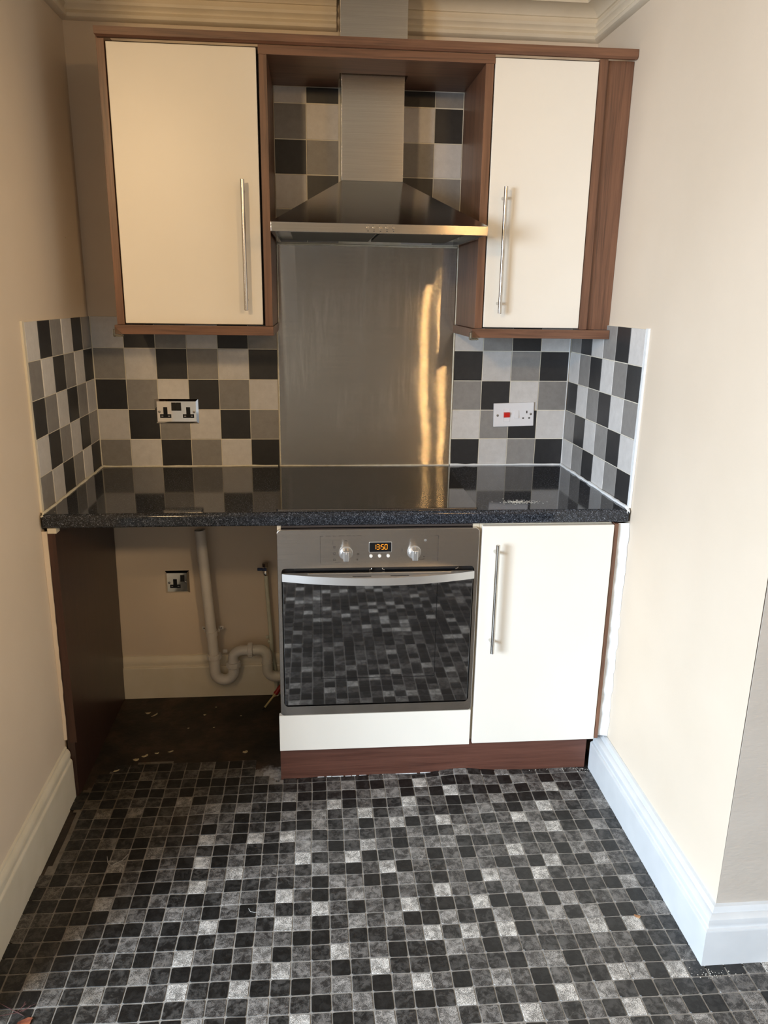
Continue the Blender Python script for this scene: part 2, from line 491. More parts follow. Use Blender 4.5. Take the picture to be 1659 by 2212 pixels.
def thing(name, label, cat, loc, group=None):
    o = bpy.data.objects.new(name, None)
    COL.objects.link(o)
    o.location = loc
    o.empty_display_size = 0.05
    o['label'] = label
    o['category'] = cat
    if group: o['group'] = group
    ORG[o.name] = Vector(loc)
    return o

def tag(o, label, cat, group=None, kind=None):
    o['label'] = label
    o['category'] = cat
    if group: o['group'] = group
    if kind: o['kind'] = kind
    return o

def obj(name, bm, mat, parent=None, origin=None, smooth=True, kind=None, label=None, recalc=True):
    """link the bmesh (built in world coordinates) as one mesh object"""
    if recalc:
        bmesh.ops.recalc_face_normals(bm, faces=bm.faces)
    if parent is not None:
        org = ORG[parent.name]
    elif origin is not None:
        org = Vector(origin)
    else:
        org = Vector((0, 0, 0))
    bmesh.ops.translate(bm, verts=bm.verts, vec=-org)
    me = bpy.data.meshes.new(name)
    bm.to_mesh(me)
    bm.free()
    if smooth:
        for p in me.polygons: p.use_smooth = True
        me.set_sharp_from_angle(angle=math.radians(38))
    for m in (mat if isinstance(mat, (list, tuple)) else [mat]):
        me.materials.append(m)
    o = bpy.data.objects.new(name, me)
    COL.objects.link(o)
    if smooth:
        wn = o.modifiers.new('weighted_normals', 'WEIGHTED_NORMAL')
        wn.keep_sharp = True
        wn.weight = 100
    if parent is not None:
        o.parent = parent
    else:
        o.location = org
    ORG[o.name] = org
    if kind: o['kind'] = kind
    if label: o['label'] = label
    return o

def box(bm, x0, x1, y0, y1, z0, z1, bev=0.0, seg=2):
    x0, x1 = min(x0, x1), max(x0, x1)
    y0, y1 = min(y0, y1), max(y0, y1)
    z0, z1 = min(z0, z1), max(z0, z1)
    vs = [bm.verts.new(p) for p in ((x0, y0, z0), (x1, y0, z0), (x1, y1, z0), (x0, y1, z0), (x0, y0, z1), (x1, y0, z1), (x1, y1, z1), (x0, y1, z1))]
    fs = [bm.faces.new([vs[i] for i in f]) for f in ((3, 2, 1, 0), (4, 5, 6, 7), (0, 1, 5, 4), (1, 2, 6, 5), (2, 3, 7, 6), (3, 0, 4, 7))]
    if bev:
        es = list({e for f in fs for e in f.edges})
        bmesh.ops.bevel(bm, geom=es, offset=bev, segments=seg, profile=0.5, affect='EDGES')
    return fs

def B(*a, **k):
    bm = bmesh.new()
    box(bm, *a, **k)
    return bm

def boxes(lst, bev=0.0):
    bm = bmesh.new()
    for a in lst: box(bm, *a, bev=bev)
    return bm

def extrude_poly(bm, pts, vec):
    """closed prism from a planar list of points"""
    v0 = [bm.verts.new(p) for p in pts]
    v1 = [bm.verts.new(Vector(p) + Vector(vec)) for p in pts]
    n = len(pts)
    bm.faces.new(v0)
    bm.faces.new(list(reversed(v1)))
    for i in range(n):
        j = (i + 1) % n
        bm.faces.new((v0[i], v1[i], v1[j], v0[j]))
    return v0, v1

def tube(bm, path, r, n=16, caps=True):
    """swept circle; r may be a list"""
    path = [Vector(p) for p in path]
    rr = r if isinstance(r, (list, tuple)) else [r] * len(path)
    rings = []
    up = None
    for i, p in enumerate(path):
        if i == 0: t = path[1] - path[0]
        elif i == len(path) - 1: t = path[-1] - path[-2]
        else: t = (path[i + 1] - path[i]).normalized() + (path[i] - path[i - 1]).normalized()
        t.normalize()
        if up is None:
            a = Vector((0, 1, 0)) if abs(t.y) < 0.9 else Vector((1, 0, 0))
            up = (a - t * a.dot(t)).normalized()
        else:
            up = (up - t * up.dot(t)).normalized()
        sd = t.cross(up)
        rings.append([bm.verts.new(p + (up * math.cos(2 * PI * k / n) + sd * math.sin(2 * PI * k / n)) * rr[i]) for k in range(n)])
    for a, b in zip(rings, rings[1:]):
        for k in range(n):
            bm.faces.new((a[k], a[(k + 1) % n], b[(k + 1) % n], b[k]))
    if caps:
        bm.faces.new(list(reversed(rings[0])))
        bm.faces.new(rings[-1])
    return rings

def arc(c, r, a0, a1, y, n=10):
    """arc in the xz plane"""
    return [Vector((c[0] + r * math.cos(a0 + (a1 - a0) * i / n), y, c[1] + r * math.sin(a0 + (a1 - a0) * i / n))) for i in range(n + 1)]

def rrect(x0, x1, z0, z1, r, y, n=5):
    """rounded rectangle in the xz plane, counter-clockwise"""
    pts = []
    rs = r if isinstance(r, (list, tuple)) else [r] * 4   # bl, br, tr, tl
    for (cx, cz, a0, rr) in ((x0 + rs[0], z0 + rs[0], PI, rs[0]), (x1 - rs[1], z0 + rs[1], 1.5 * PI, rs[1]), (x1 - rs[2], z1 - rs[2], 0, rs[2]), (x0 + rs[3], z1 - rs[3], 0.5 * PI, rs[3])):
        for i in range(n + 1):
            a = a0 + 0.5 * PI * i / n
            pts.append(Vector((cx + rr * math.cos(a), y, cz + rr * math.sin(a))))
    return pts

def grid_surface(bm, rows):
    vs = [[bm.verts.new(p) for p in r] for r in rows]
    for a, b in zip(vs, vs[1:]):
        for i in range(len(a) - 1):
            bm.faces.new((a[i], a[i + 1], b[i + 1], b[i]))
    return vs

# ------------------------------------------------------------------ the setting
XR0 = 1.6698

def interp(t, pts):
    for (a, fa), (b, fb) in zip(pts, pts[1:]):
        if t <= b: return fa + (fb - fa) * (t - a) / (b - a)
    return pts[-1][1]

def xl(d):                     # left wall face at distance d in front of the back wall
    return interp(d, [(0, -0.006), (0.6, -0.0108), (1.42, -0.003)])

def xr(d, z):                  # right wall face
    return interp(d, [(0, 1.676), (0.6, 1.6865), (1.335, 1.682)]) + 0.0075 * max(0.0, z - 1.0)

RET_R = -1.335
RET_L = -1.42
CEIL = 2.45
ROOM_X0, ROOM_X1, ROOM_Y = -2.0, 3.0, -4.9

def struct(name, bm, mat, label=None, **k):
    o = obj(name, bm, mat, **k)
    o['kind'] = 'structure'
    if label: o['label'] = label
    return o

bm = B(-0.15, 1.85, 0.006, 0.12, -0.03, CEIL)
wall_back = struct('wall_back', bm, M['wall'])

bm = bmesh.new()
ds = [0, 0.3, 0.6, 1.0, 1.42]
zs = [-0.03, 0.6, 1.2, 1.8, CEIL]
rows = [[(xl(d), -d + 0.006 if d == 0 else -d, z) for d in ds] for z in zs]
grid_surface(bm, rows)
rows2 = [[(-0.14, -d + 0.006 if d == 0 else -d, z) for d in ds] for z in zs]
grid_surface(bm, rows2)
bm.faces.new([bm.verts.new(p) for p in ((xl(1.42), -1.42, -0.03), (-0.14, -1.42, -0.03), (-0.14, -1.42, CEIL), (xl(1.42), -1.42, CEIL))])
wall_left = struct('wall_left', bm, M['wall'], recalc=False)

bm = bmesh.new()
ds = [0, 0.3, 0.6, 0.95, 1.335]
rows = [[(xr(d, z), -d + 0.006 if d == 0 else -d, z) for d in ds] for z in zs]
grid_surface(bm, rows)
rows2 = [[(1.85, -d + 0.006 if d == 0 else -d, z) for d in ds] for z in zs]
grid_surface(bm, rows2)
wall_right = struct('wall_right', bm, M['wall'], recalc=False)

# chimney-breast faces either side of the alcove, and the rest of the room behind the camera
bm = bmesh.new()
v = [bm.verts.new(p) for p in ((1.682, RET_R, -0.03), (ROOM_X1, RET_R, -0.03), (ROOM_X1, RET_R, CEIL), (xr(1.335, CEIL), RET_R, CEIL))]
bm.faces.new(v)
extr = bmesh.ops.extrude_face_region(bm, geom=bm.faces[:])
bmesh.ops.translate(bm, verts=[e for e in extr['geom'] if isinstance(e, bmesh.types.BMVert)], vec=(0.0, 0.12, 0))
wall_rr = struct('wall_front_right', bm, M['wall_rough_shaded'])
wall_lr = struct('wall_front_left', B(ROOM_X0, -0.14, RET_L, RET_L + 0.12, -0.03, CEIL), M['wall'])
struct('wall_far_right', B(ROOM_X1, ROOM_X1 + 0.12, ROOM_Y, RET_R, -0.03, CEIL), M['wall'])
struct('wall_behind', B(ROOM_X0, ROOM_X1, ROOM_Y - 0.12, ROOM_Y, -0.03, CEIL), M['wall'])
X = ROOM_X0
struct('wall_far_left', boxes([(X - 0.12, X, ROOM_Y, WIN_Y0, -0.03, CEIL), (X - 0.12, X, WIN_Y1, RET_L, -0.03, CEIL), (X - 0.12, X, WIN_Y0, WIN_Y1, -0.03, WIN_Z0), (X - 0.12, X, WIN_Y0, WIN_Y1, WIN_Z1, CEIL)]), M['wall'])
win = struct('window_1', boxes([(X - 0.10, X - 0.04, WIN_Y0, WIN_Y0 + 0.06, WIN_Z0, WIN_Z1), (X - 0.10, X - 0.04, WIN_Y1 - 0.06, WIN_Y1, WIN_Z0, WIN_Z1), (X - 0.10, X - 0.04, WIN_Y0, WIN_Y1, WIN_Z0, WIN_Z0 + 0.06), (X - 0.10, X - 0.04, WIN_Y0, WIN_Y1, WIN_Z1 - 0.06, WIN_Z1), (X - 0.10, X - 0.04, -3.58, -3.52, WIN_Z0, WIN_Z1)]), M['frame_white'])
struct('ceiling', B(ROOM_X0 - 0.12, ROOM_X1 + 0.12, ROOM_Y - 0.12, 0.12, CEIL, CEIL + 0.08), M['ceiling'])

# coving: one run on the back wall each side of the flue, one on each side wall
COVE = [(0, 2.309), (0.012, 2.310), (0.019, 2.316), (0.0205, 2.325), (0.014, 2.333), (0.0095, 2.337), (0.011, 2.344), (0.019, 2.351), (0.0205, 2.359), (0.0145, 2.369), (0.0125, 2.3755), (0.0175, 2.3770), (0.021, 2.385), (0.031, 2.394), (0.046, 2.400), (0.062, 2.4020), (0.067, 2.4020), (0.068, 2.411), (0.088, 2.413), (0.092, 2.424), (0.118, 2.431), (0.122, 2.449), (0, 2.449)]
def cove_back(name, xa, xb, mitre_a, mitre_b):
    bm = bmesh.new()
    va, vb = [], []
    for d, z in COVE:
        va.append(bm.verts.new(((xl(d) + d + 0.0 if mitre_a else xa), 0.006 - d, z)))
        vb.append(bm.verts.new(((xr(d, z) - d if mitre_b else xb), 0.006 - d, z)))
    for i in range(len(COVE)):
        j = (i + 1) % len(COVE)
        bm.faces.new((va[i], vb[i], vb[j], va[j]))
    bm.faces.new(va); bm.faces.new(list(reversed(vb)))
    return struct(name, bm, M['cove'])
cove_back('trim_1', 0, 0.8335, True, False)
cove_back('trim_2', 1.0440, 0, False, True)
def cove_side(name, side, dmax):
    bm = bmesh.new()
    rings = []
    for t in (0, 0.3, 0.6, 1.0, dmax):
        ring = []
        for d, z in COVE:
            dd = d - 0.006 if t == 0 else t
            x = xl(max(dd, 0)) + d if side < 0 else xr(max(dd, 0), z) - d
            ring.append(bm.verts.new((x, -dd, z)))
        rings.append(ring)
    n = len(COVE)
    for a, b in zip(rings, rings[1:]):
        for i in range(n):
            j = (i + 1) % n
            bm.faces.new((a[i], a[j], b[j], b[i]))
    bm.faces.new(rings[0]); bm.faces.new(list(reversed(rings[-1])))
    return struct(name, bm, M['cove'])
cove_side('trim_3', -1, 1.42)
cove_side('trim_4', 1, 1.335)

# skirting boards: (depth, height) profile swept along plan points with a side normal
def skirting(name, plan, normal, prof, mat):
    bm = bmesh.new()
    rings = []
    for (x, y), nv in zip(plan, normal):
        rings.append([bm.verts.new((x + nv[0] * d, y + nv[1] * d, z)) for d, z in prof])
    n = len(prof)
    for a, b in zip(rings, rings[1:]):
        for i in range(n):
            j = (i + 1) % n
            bm.faces.new((a[i], a[j], b[j], b[i]))
    bm.faces.new(rings[0]); bm.faces.new(list(reversed(rings[-1])))
    return struct(name, bm, mat)
P_R = [(0, 0), (0.036, 0), (0.036, 0.096), (0.034, 0.101), (0.028, 0.103), (0.027, 0.107), (0.029, 0.114), (0.027, 0.124), (0.020, 0.130), (0.013, 0.131), (0.012, 0.137), (0.008, 0.144), (0, 0.146)]
P_L = [(0, 0), (0.018, 0), (0.018, 0.128), (0.016, 0.134), (0.013, 0.136), (0.0125, 0.141), (0.0145, 0.149), (0.0135, 0.160), (0.009, 0.168), (0.0055, 0.170), (0.005, 0.176), (0, 0.179)]
P_B = [(0, 0), (0.024, 0), (0.024, 0.122), (0.021, 0.127), (0.015, 0.129), (0.014, 0.134), (0.017, 0.142), (0.015, 0.153), (0.009, 0.160), (0.006, 0.168), (0, 0.170)]
base_right = skirting('baseboard_right', [(1.6855, -0.578), (1.684, -1.0), (1.682, RET_R)], [(-1, 0), (-1, 0), (-1, -1)], P_R, M['skirt_white'])
base_front = skirting('baseboard_front', [(1.682, RET_R), (ROOM_X1, RET_R)], [(-1, -1), (0, -1)], P_R, M['skirt_white'])
base_left = skirting('baseboard_left', [(xl(0.622), -0.622), (xl(0.9), -0.9), (xl(1.42), -1.42)], [(1, 0), (1, 0), (1, -1)], P_L, M['skirt_cream'])
base_back = skirting('baseboard_back', [(0.016, 0.006), (0.62, 0.006)], [(0, -1), (0, -1)], P_B, M['skirt_cream'])

# ------------------------------------------------------------------ wall tiles (each one an object, children of their wall)
P = 0.1052
ZR = 1.0084
HT = 0.0512
def tile_mesh(mat):
    bm = bmesh.new()
    h, c, t = 0.0513, 0.0006, 0.005
    lo = [bm.verts.new(p) for p in ((-h, t, -h), (h, t, -h), (h, t, h), (-h, t, h))]
    mid = [bm.verts.new(p) for p in ((-h, c, -h), (h, c, -h), (h, c, h), (-h, c, h))]
    hi = [bm.verts.new(p) for p in ((-h + c, 0, -h + c), (h - c, 0, -h + c), (h - c, 0, h - c), (-h + c, 0, h - c))]
    for a, b in ((lo, mid), (mid, hi)):
        for i in range(4):
            bm.faces.new((a[i], a[(i + 1) % 4], b[(i + 1) % 4], b[i]))
    bm.faces.new(hi)
    bmesh.ops.recalc_face_normals(bm, faces=bm.faces)
    me = bpy.data.meshes.new('tile')
    bm.to_mesh(me); bm.free()
    me.materials.append(mat)
    return me
TM = {'L': tile_mesh(M['tile_light']), 'M': tile_mesh(M['tile_mid']), 'K': tile_mesh(M['tile_dark'])}
def put_tile(parent, tone, loc, rz=0.0, sx=1.0, sz=1.0):
    o = bpy.data.objects.new('tile', TM[tone])
    COL.objects.link(o)
    o.parent = parent
    jit = random.uniform(-1, 1) * 0.0006
    o.location = loc
    o.rotation_euler = (random.uniform(-1, 1) * 0.003, 0, rz + random.uniform(-1, 1) * 0.004)
    o.scale = (sx, 1, sz)
    return o
rowz = [ZR + P * (3.5 - r) for r in range(5)]
BL = ['LKMLKM', 'MLKMLK', 'KMLKML', 'LKMLKM', 'MLKMLK']
for r in range(5):
    for c in range(6):
        if c == 5:
            put_tile(wall_back, BL[r][c], (5 * P + 0.0500, 0.0, rowz[r]), sx=0.955)
        else:
            put_tile(wall_back, BL[r][c], ((c + 0.5) * P, 0.0, rowz[r]))
XG = 1.2479
BR = ['LMKL', 'KLMK', 'MKLM', 'LMKL', 'KLMK']
for r in range(5):
    for c in range(4):
        put_tile(wall_back, BR[r][c], (XG + (c + 0.5) * P, 0.0, rowz[r]))
LW = ['LKMLKM', 'MLKMLK', 'KMLKML', 'LKMLKM', 'MLKMLK']      # front edge first
for r in range(5):
    for c in range(6):
        d = 0.5972 - (c + 0.5) * 0.0995
        put_tile(wall_left, LW[r][c], (xl(d) + 0.006, -d, rowz[r]), rz=PI / 2 + 0.008, sx=0.944)
RW = ['MKLMKL', 'LMKLMK', 'KLMKLM', 'MKLMKL', 'LMKLMK']      # corner first
for r in range(5):
    for c in range(6):
        d = (c + 0.5) * 0.1008
        put_tile(wall_right, RW[r][c], (xr(d, rowz[r]) - 0.006, -d, rowz[r]), rz=-PI / 2 + 0.0175, sx=0.957)
# tiles in the recess above the steel splashback
rz_lines = [2.1005, 1.9945, 1.8885, 1.7825, 1.6765]
RC_L = ['LK', 'ML', 'KM', 'LK', 'MM']
RC_R = ['KM', 'LK', 'ML', 'KM', 'LM']
for r in range(5):
    if r == 0: zc, szz = (2.1005 + 2.150) / 2, 0.045 / 0.1026
    else: zc, szz = (rz_lines[r - 1] + rz_lines[r]) / 2, 1.0
    put_tile(wall_back, RC_L[r][0], (0.6835, 0, zc), sx=0.98, sz=szz)
    put_tile(wall_back, RC_L[r][1], (0.7880, 0, zc), sz=szz)
    put_tile(wall_back, RC_R[r][0], (1.1030, 0, zc), sz=szz)
    put_tile(wall_back, RC_R[r][1], (1.2020, 0, zc), sx=0.89, sz=szz)
# grout beds behind the tiles, and the white edge trims
gz0, gz1 = 0.880, 1.4285
obj('grout', boxes([(-0.004, 0.6295, 0.0016, 0.0058, gz0, gz1), (XG - 0.002, 1.674, 0.0016, 0.0058, gz0, gz1), (0.6315, 1.2535, 0.0016, 0.0058, 1.62, 2.150)]), M['grout'], wall_back)
def slab_on_side(fx, d0, d1, off0, off1, z0, z1, n=4):
    bm = bmesh.new()
    a, b = [], []
    for i in range(n + 1):
        d = d0 + (d1 - d0) * i / n
        a.append([(fx(d, z0) + off0, -d, z0), (fx(d, z1) + off0, -d, z1)])
        b.append([(fx(d, z0) + off1, -d, z0), (fx(d, z1) + off1, -d, z1)])
    ring = [a[0][0]]
    va = [[bm.verts.new(p) for p in q] for q in a]
    vb = [[bm.verts.new(p) for p in q] for q in b]
    for i in range(n):
        bm.faces.new((va[i][0], va[i + 1][0], va[i + 1][1], va[i][1]))
        bm.faces.new((vb[i][0], vb[i][1], vb[i + 1][1], vb[i + 1][0]))
        bm.faces.new((va[i][1], va[i + 1][1], vb[i + 1][1], vb[i][1]))
        bm.faces.new((va[i][0], vb[i][0], vb[i + 1][0], va[i + 1][0]))
    for i in (0, n):
        bm.faces.new((va[i][0], va[i][1], vb[i][1], vb[i][0]))
    return bm
xl2 = lambda d, z: xl(d)
obj('grout', slab_on_side(xl2, 0.004, 0.598, 0.0003, 0.0044, gz0, gz1), M['grout'], wall_left)
obj('grout', slab_on_side(xr, 0.004, 0.606, -0.0003, -0.0044, gz0, gz1), M['grout'], wall_right)
obj('tile_trim', slab_on_side(xl2, 0.5985, 0.612, 0.0003, 0.0065, 0.912, 1.4315, 1), M['skirt_cream'], wall_left, label='cream plastic edge trim')
obj('tile_trim', slab_on_side(xr, 0.6065, 0.621, -0.0003, -0.0068, 0.912, 1.4305, 1), M['seal_white'], wall_right, label='white plastic edge trim')
# grout line in the two corners
obj('corner_grout', boxes([(-0.0005, 0.0025, -0.0015, 0.0015, 0.912, 1.4285)]), M['grout'], wall_left)
obj('corner_grout', boxes([(1.6665, 1.6695, -0.0015, 0.0015, 0.912, 1.4)]), M['seal_white'], wall_right)

# ------------------------------------------------------------------ floor: bare boards, the vinyl sheet and its embossed tiles
floor = struct('floor', B(ROOM_X0 - 0.12, ROOM_X1 + 0.12, ROOM_Y - 0.12, 0.12, -0.06, 0.0), M['subfloor'])
FP = 0.0460
EDGE = [(0.018, -0.66), (0.022, -0.60), (0.056, -0.542), (0.081, -0.4965), (0.125, -0.478), (0.164, -0.4514), (0.25, -0.455), (0.338, -0.4587), (0.43, -0.463), (0.509, -0.4605), (0.535, -0.49), (0.558, -0.520), (0.575, -0.548), (0.6242, -0.585), (0.634, -0.5735),
        (1.643, -0.5735), (1.644, -0.7), (1.645, -1.0), (1.643, -1.374), (1.8, -1.374), (3.0, -1.374), (3.0, -4.9), (-2.0, -4.9), (-2.0, -1.445), (0.020, -1.445), (0.022, -1.24), (0.022, -1.05), (0.025, -0.94), (0.033, -0.86), (0.036, -0.80), (0.032, -0.74)]
def inside(x, y):
    c = False
    n = len(EDGE)
    for i in range(n):
        x1, y1 = EDGE[i]
        x2, y2 = EDGE[(i + 1) % n]
        if (y1 > y) != (y2 > y) and x < (x2 - x1) * (y - y1) / (y2 - y1) + x1:
            c = not c
    return c
def lift(x, y):
    """the loose sheet ripples where it meets the plinth"""
    e = max(0.0, 1.0 - (-0.5735 - y) / 0.16) if y < -0.5 and x > 0.63 else 0.0
    w = 0.013 * math.exp(-((x - 1.22) / 0.085) ** 2) + 0.003 * math.exp(-((x - 0.95) / 0.10) ** 2)
    r = 0.0012 * (math.sin(x * 31 + y * 17) + math.sin(x * 13 - y * 29)) * max(0.0, 1.0 - abs(-0.75 - y) / 0.35)
    return 0.0015 + e * e * w + max(0.0, r + 0.0008)
def fwarp(u, v):
    """grid position (columns right of x=0.7797, rows towards the camera) to floor x, y"""
    y0 = -1.2905 - v * FP
    t = min(max((-0.62 - y0) / 0.67, 0.0), 1.0)
    x = 0.7797 + u * FP + 0.0004 * math.sin(v * 1.7)
    y = y0 - 0.0185 * t * (x - 0.78) + 0.0010 * math.sin(u * 0.9 + v * 0.37)
    return x, y
bm = bmesh.new()
# fine grid near the alcove (follows the torn outline), one coarse apron beyond
cache = {}
Q = 4
def gv(i, j):
    if (i, j) not in cache:
        x, y = fwarp(i / Q, j / Q)
        cache[(i, j)] = bm.verts.new((x, y, lift(x, y)))
    return cache[(i, j)]
for i in range(-18 * Q, 26 * Q):
    for j in range(-19 * Q, 8 * Q):
        x, y = fwarp((i + 0.5) / Q, (j + 0.5) / Q)
        if inside(x, y):
            bm.faces.new((gv(i, j), gv(i, j + 1), gv(i + 1, j + 1), gv(i + 1, j)))
ya = fwarp(0, 8)[1] + 0.06
for (xa, xb, yb) in ((-2.0, 3.0, -4.9),):
    bm.faces.new([bm.verts.new(p) for p in ((xa, ya - 0.02, 0.0008), (xa, yb, 0.0008), (xb, yb, 0.0008), (xb, ya - 0.02, 0.0008))])
bm.faces.new([bm.verts.new(p) for p in ((1.90, -1.374, 0.0008), (1.90, ya - 0.01, 0.0008), (3.0, ya - 0.01, 0.0008), (3.0, -1.374, 0.0008))])
vinyl = obj('vinyl_sheet', bm, M['vinyl_grout'], floor, smooth=True)

TONE = {-18: '1111010200111111', -17: '1102102022111111',
 -16: '1110201000121111' '2112321023' '103111221', -15: '0120020201101110' '2300204200' '320320202',
 -14: '2012103020022300' '1023302042' '003024122', -13: '1303012231310022' '4020141200' '230001312',
 -12: '1101110122010303' '1241231102' '310242123', -11: '1110221102012103' '1202402422' '124210201',
 -10: '1121011042041431' '1211131132' '311341031', -9: '2102031210210133' '0142023311' '121122212',
 -8: '1103102040201241' '2401230202' '242203102', -7: '0210202012422213' '1024021222' '020410322',
 -6: '2110200242011120' '3201311204' '304122211', -5: '1013002101320420' '1320214221' '312001031',
 -4: '2100320320203114' '2022410140' '030312202', -3: '1031002024021431' '1323003113' '113130023',
 -2: '1100120101202200' '2011241414' '022340411', -1: '1101210242023021' '4220113202' '211122111',
 0: '1311013100202422' '0141101210' '330212012', 1: '1021310241040102' '3102420232' '021143041',
 2: '2110120012213210' '2301014112' '0423101112221', 3: '1201211103103142' '0131231214' '2121412002301',
 4: '1102310120131021' '0213102130' '2013112322310'}
tiles = []
for j in range(-19, 62):
    for i in range(-40 if j > 3 else -17, 47):
        x, y = fwarp(i + 0.5, j + 0.5)
        xs = [fwarp(i + a, j + b) for a in (0.08, 0.92) for b in (0.08, 0.92)]
        if not all(inside(*q) for q in xs):
            ok = inside(x, y) or (y < -0.95 and inside(*fwarp(i + 0.9, j + 0.5))) or (1.60 < x < 1.668 and y < -0.57) or (x > 1.6 and -1.39 < y < -1.35) or (x > 0.63 and x < 1.66 and -0.60 < y < -0.552)
            if not ok: continue
        s = TONE.get(j, '')
        k = i + 16
        if 0 <= k < len(s): t = int(s[k])
        else: t = random.choice((0, 0, 1, 1, 1, 2, 2, 3, 4))
        tiles.append((y, i, j, t))
def tile_shape(i, j, rnd):
    """embossed tile outline with softened corners, in floor coordinates"""
    g = 0.034
    c = 0.050
    o = [(g + c, g), (1 - g - c, g), (1 - g, g + c), (1 - g, 1 - g - c), (1 - g - c, 1 - g), (g + c, 1 - g), (g, 1 - g - c), (g, g + c)]
    pts = []
    for (a, b) in o:
        a += rnd.uniform(-1, 1) * 0.013
        b += rnd.uniform(-1, 1) * 0.013
        x, y = fwarp(i + a, j + b)
        pts.append(Vector((x, y, lift(x, y))))
    return pts
def add_tile(bm, i, j, tone, lay, rnd, off=Vector((0, 0, 0))):
    pts = tile_shape(i, j, rnd)
    c = sum(pts, Vector()) / 8
    tv = min(max(tone / 4 + rnd.uniform(-0.07, 0.07), 0), 1)
    lo = [bm.verts.new(p - off) for p in pts]
    hi = [bm.verts.new(c + (p - c) * 0.975 + Vector((0, 0, 0.0011)) - off) for p in pts]
    for v in lo + hi: v[lay] = tv
    n = 8
    f = bm.faces.new(list(reversed(hi)))
    for k in range(n):
        bm.faces.new((lo[k], hi[k], hi[(k + 1) % n], lo[(k + 1) % n]))
rnd = random.Random(5)
tiles.sort()
def on_screen(i, j):
    x, y = fwarp(i + 0.5, j + 0.5)
    d = Vector((x, y, 0)) - mw.translation
    f = d.dot(Rf)
    px, py = 829.5 + 1664.9 * d.dot(Rr) / f, 1106 - 1664.9 * d.dot(Ru) / f
    return -20 < px < 1680 and py < 2225
near = [t for t in tiles if on_screen(t[1], t[2])][:300]
nearset = {(t[1], t[2]) for t in near}
def finish_tile_mesh(bm, name):
    bmesh.ops.recalc_face_normals(bm, faces=bm.faces)
    me = bpy.data.meshes.new(name)
    bm.to_mesh(me); bm.free()
    me.materials.append(M['vinyl_tile'])
    return me
for (y, i, j, t) in near:
    bm = bmesh.new()
    lay = bm.verts.layers.float.new('tone')
    x, yy = fwarp(i + 0.5, j + 0.5)
    off = Vector((x, yy, 0))
    add_tile(bm, i, j, t, lay, rnd, off)
    o = bpy.data.objects.new('vinyl_tile', finish_tile_mesh(bm, 'vinyl_tile'))
    COL.objects.link(o)
    o.parent = vinyl
    o.location = off
bm = bmesh.new()
lay = bm.verts.layers.float.new('tone')
for (y, i, j, t) in tiles:
    if (i, j) not in nearset: add_tile(bm, i, j, t, lay, rnd)
o = bpy.data.objects.new('vinyl_tile_field', finish_tile_mesh(bm, 'vinyl_tile_field'))
COL.objects.link(o)
o.parent = vinyl
o['kind'] = 'stuff'

# ------------------------------------------------------------------ wall cabinets
FY = -0.33
ZB, ZT = 1.4150, 2.1700
def bar_handle(parent, x, z0, z1, yface, off=0.034, r=0.006, inset=0.030):
    bm = bmesh.new()
    yb = yface - off
    tube(bm, [(x, yb, z0), (x, yb, z0 + 0.0008), (x, yb, z1 - 0.0008), (x, yb, z1)], [r * 0.86, r, r, r * 0.86], 20)
    for z in (z0 + inset, z1 - inset):
        tube(bm, [(x, yface, z), (x, yface - 0.004, z), (x, yb, z)], [0.0052, 0.0045, 0.0042], 14)
    return obj('handle', bm, M['steel_bar'], parent)

def wall_cabinet(label, xa, xb, pl, pr, door_x, hx, loc):
    """xa..xb outer width, pl / pr thickness of the two walnut side panels"""
    t = thing('wall_cabinet', label, 'cabinet', loc)
    obj('side_panel', B(xa, xa + pl, FY, -0.0005, ZB, 2.1734, 0.0008), M['wood_v'], t)
    obj('side_panel', B(xb - pr, xb, FY, -0.0005, ZB, 2.1734, 0.0008), M['wood_v'], t)
    ia, ib = xa + pl + 0.0004, xb - pr - 0.0004
    obj('carcass', boxes([(ia, ib, FY + 0.022, -0.006, ZB + 0.001, ZB + 0.018), (ia, ib, FY + 0.022, -0.006, ZT - 0.018, 2.1734), (ia, ib, -0.016, -0.006, ZB + 0.018, ZT - 0.018),
                          (ia, ia + 0.004, FY + 0.022, -0.016, ZB + 0.018, ZT - 0.018), (ib - 0.004, ib, FY + 0.022, -0.016, ZB + 0.018, ZT - 0.018)]), M['dark_inside'], t)
    d = obj('door', B(door_x[0], door_x[1], FY + 0.001, FY + 0.020, 1.4185, 2.1665, 0.0022, 3), M['door_cream'], t)
    bar_handle(d, hx, 1.4605, 1.8225, FY + 0.001)
    return t
cab_l = wall_cabinet('wide wall cabinet with one tall cream gloss door, left of the steel cooker hood', 0.1703, 0.6300, 0.0212, 0.0225, (0.1947, 0.6008), 0.5545, (0.40, -0.001, ZB))
cab_r = wall_cabinet('narrow wall cabinet with a tall cream gloss door, right of the steel cooker hood', 1.2500, 1.6075, 0.0235, 0.0245, (1.2775, 1.5815), 1.3195, (1.43, -0.001, ZB))
# grained filler board between the right cabinet and the wall
bm = bmesh.new()
extrude_poly(bm, [(1.6080, -0.318, ZB), (1.6838, -0.318, ZB), (1.6895, -0.318, 2.1734), (1.6080, -0.318, 2.1734)], (0, 0.018, 0))
tag(obj('filler_board', bm, M['wood_v'], origin=(1.645, -0.309, ZB)), 'tall walnut filler board with bold grain between narrow wall cabinet and right wall', 'board')

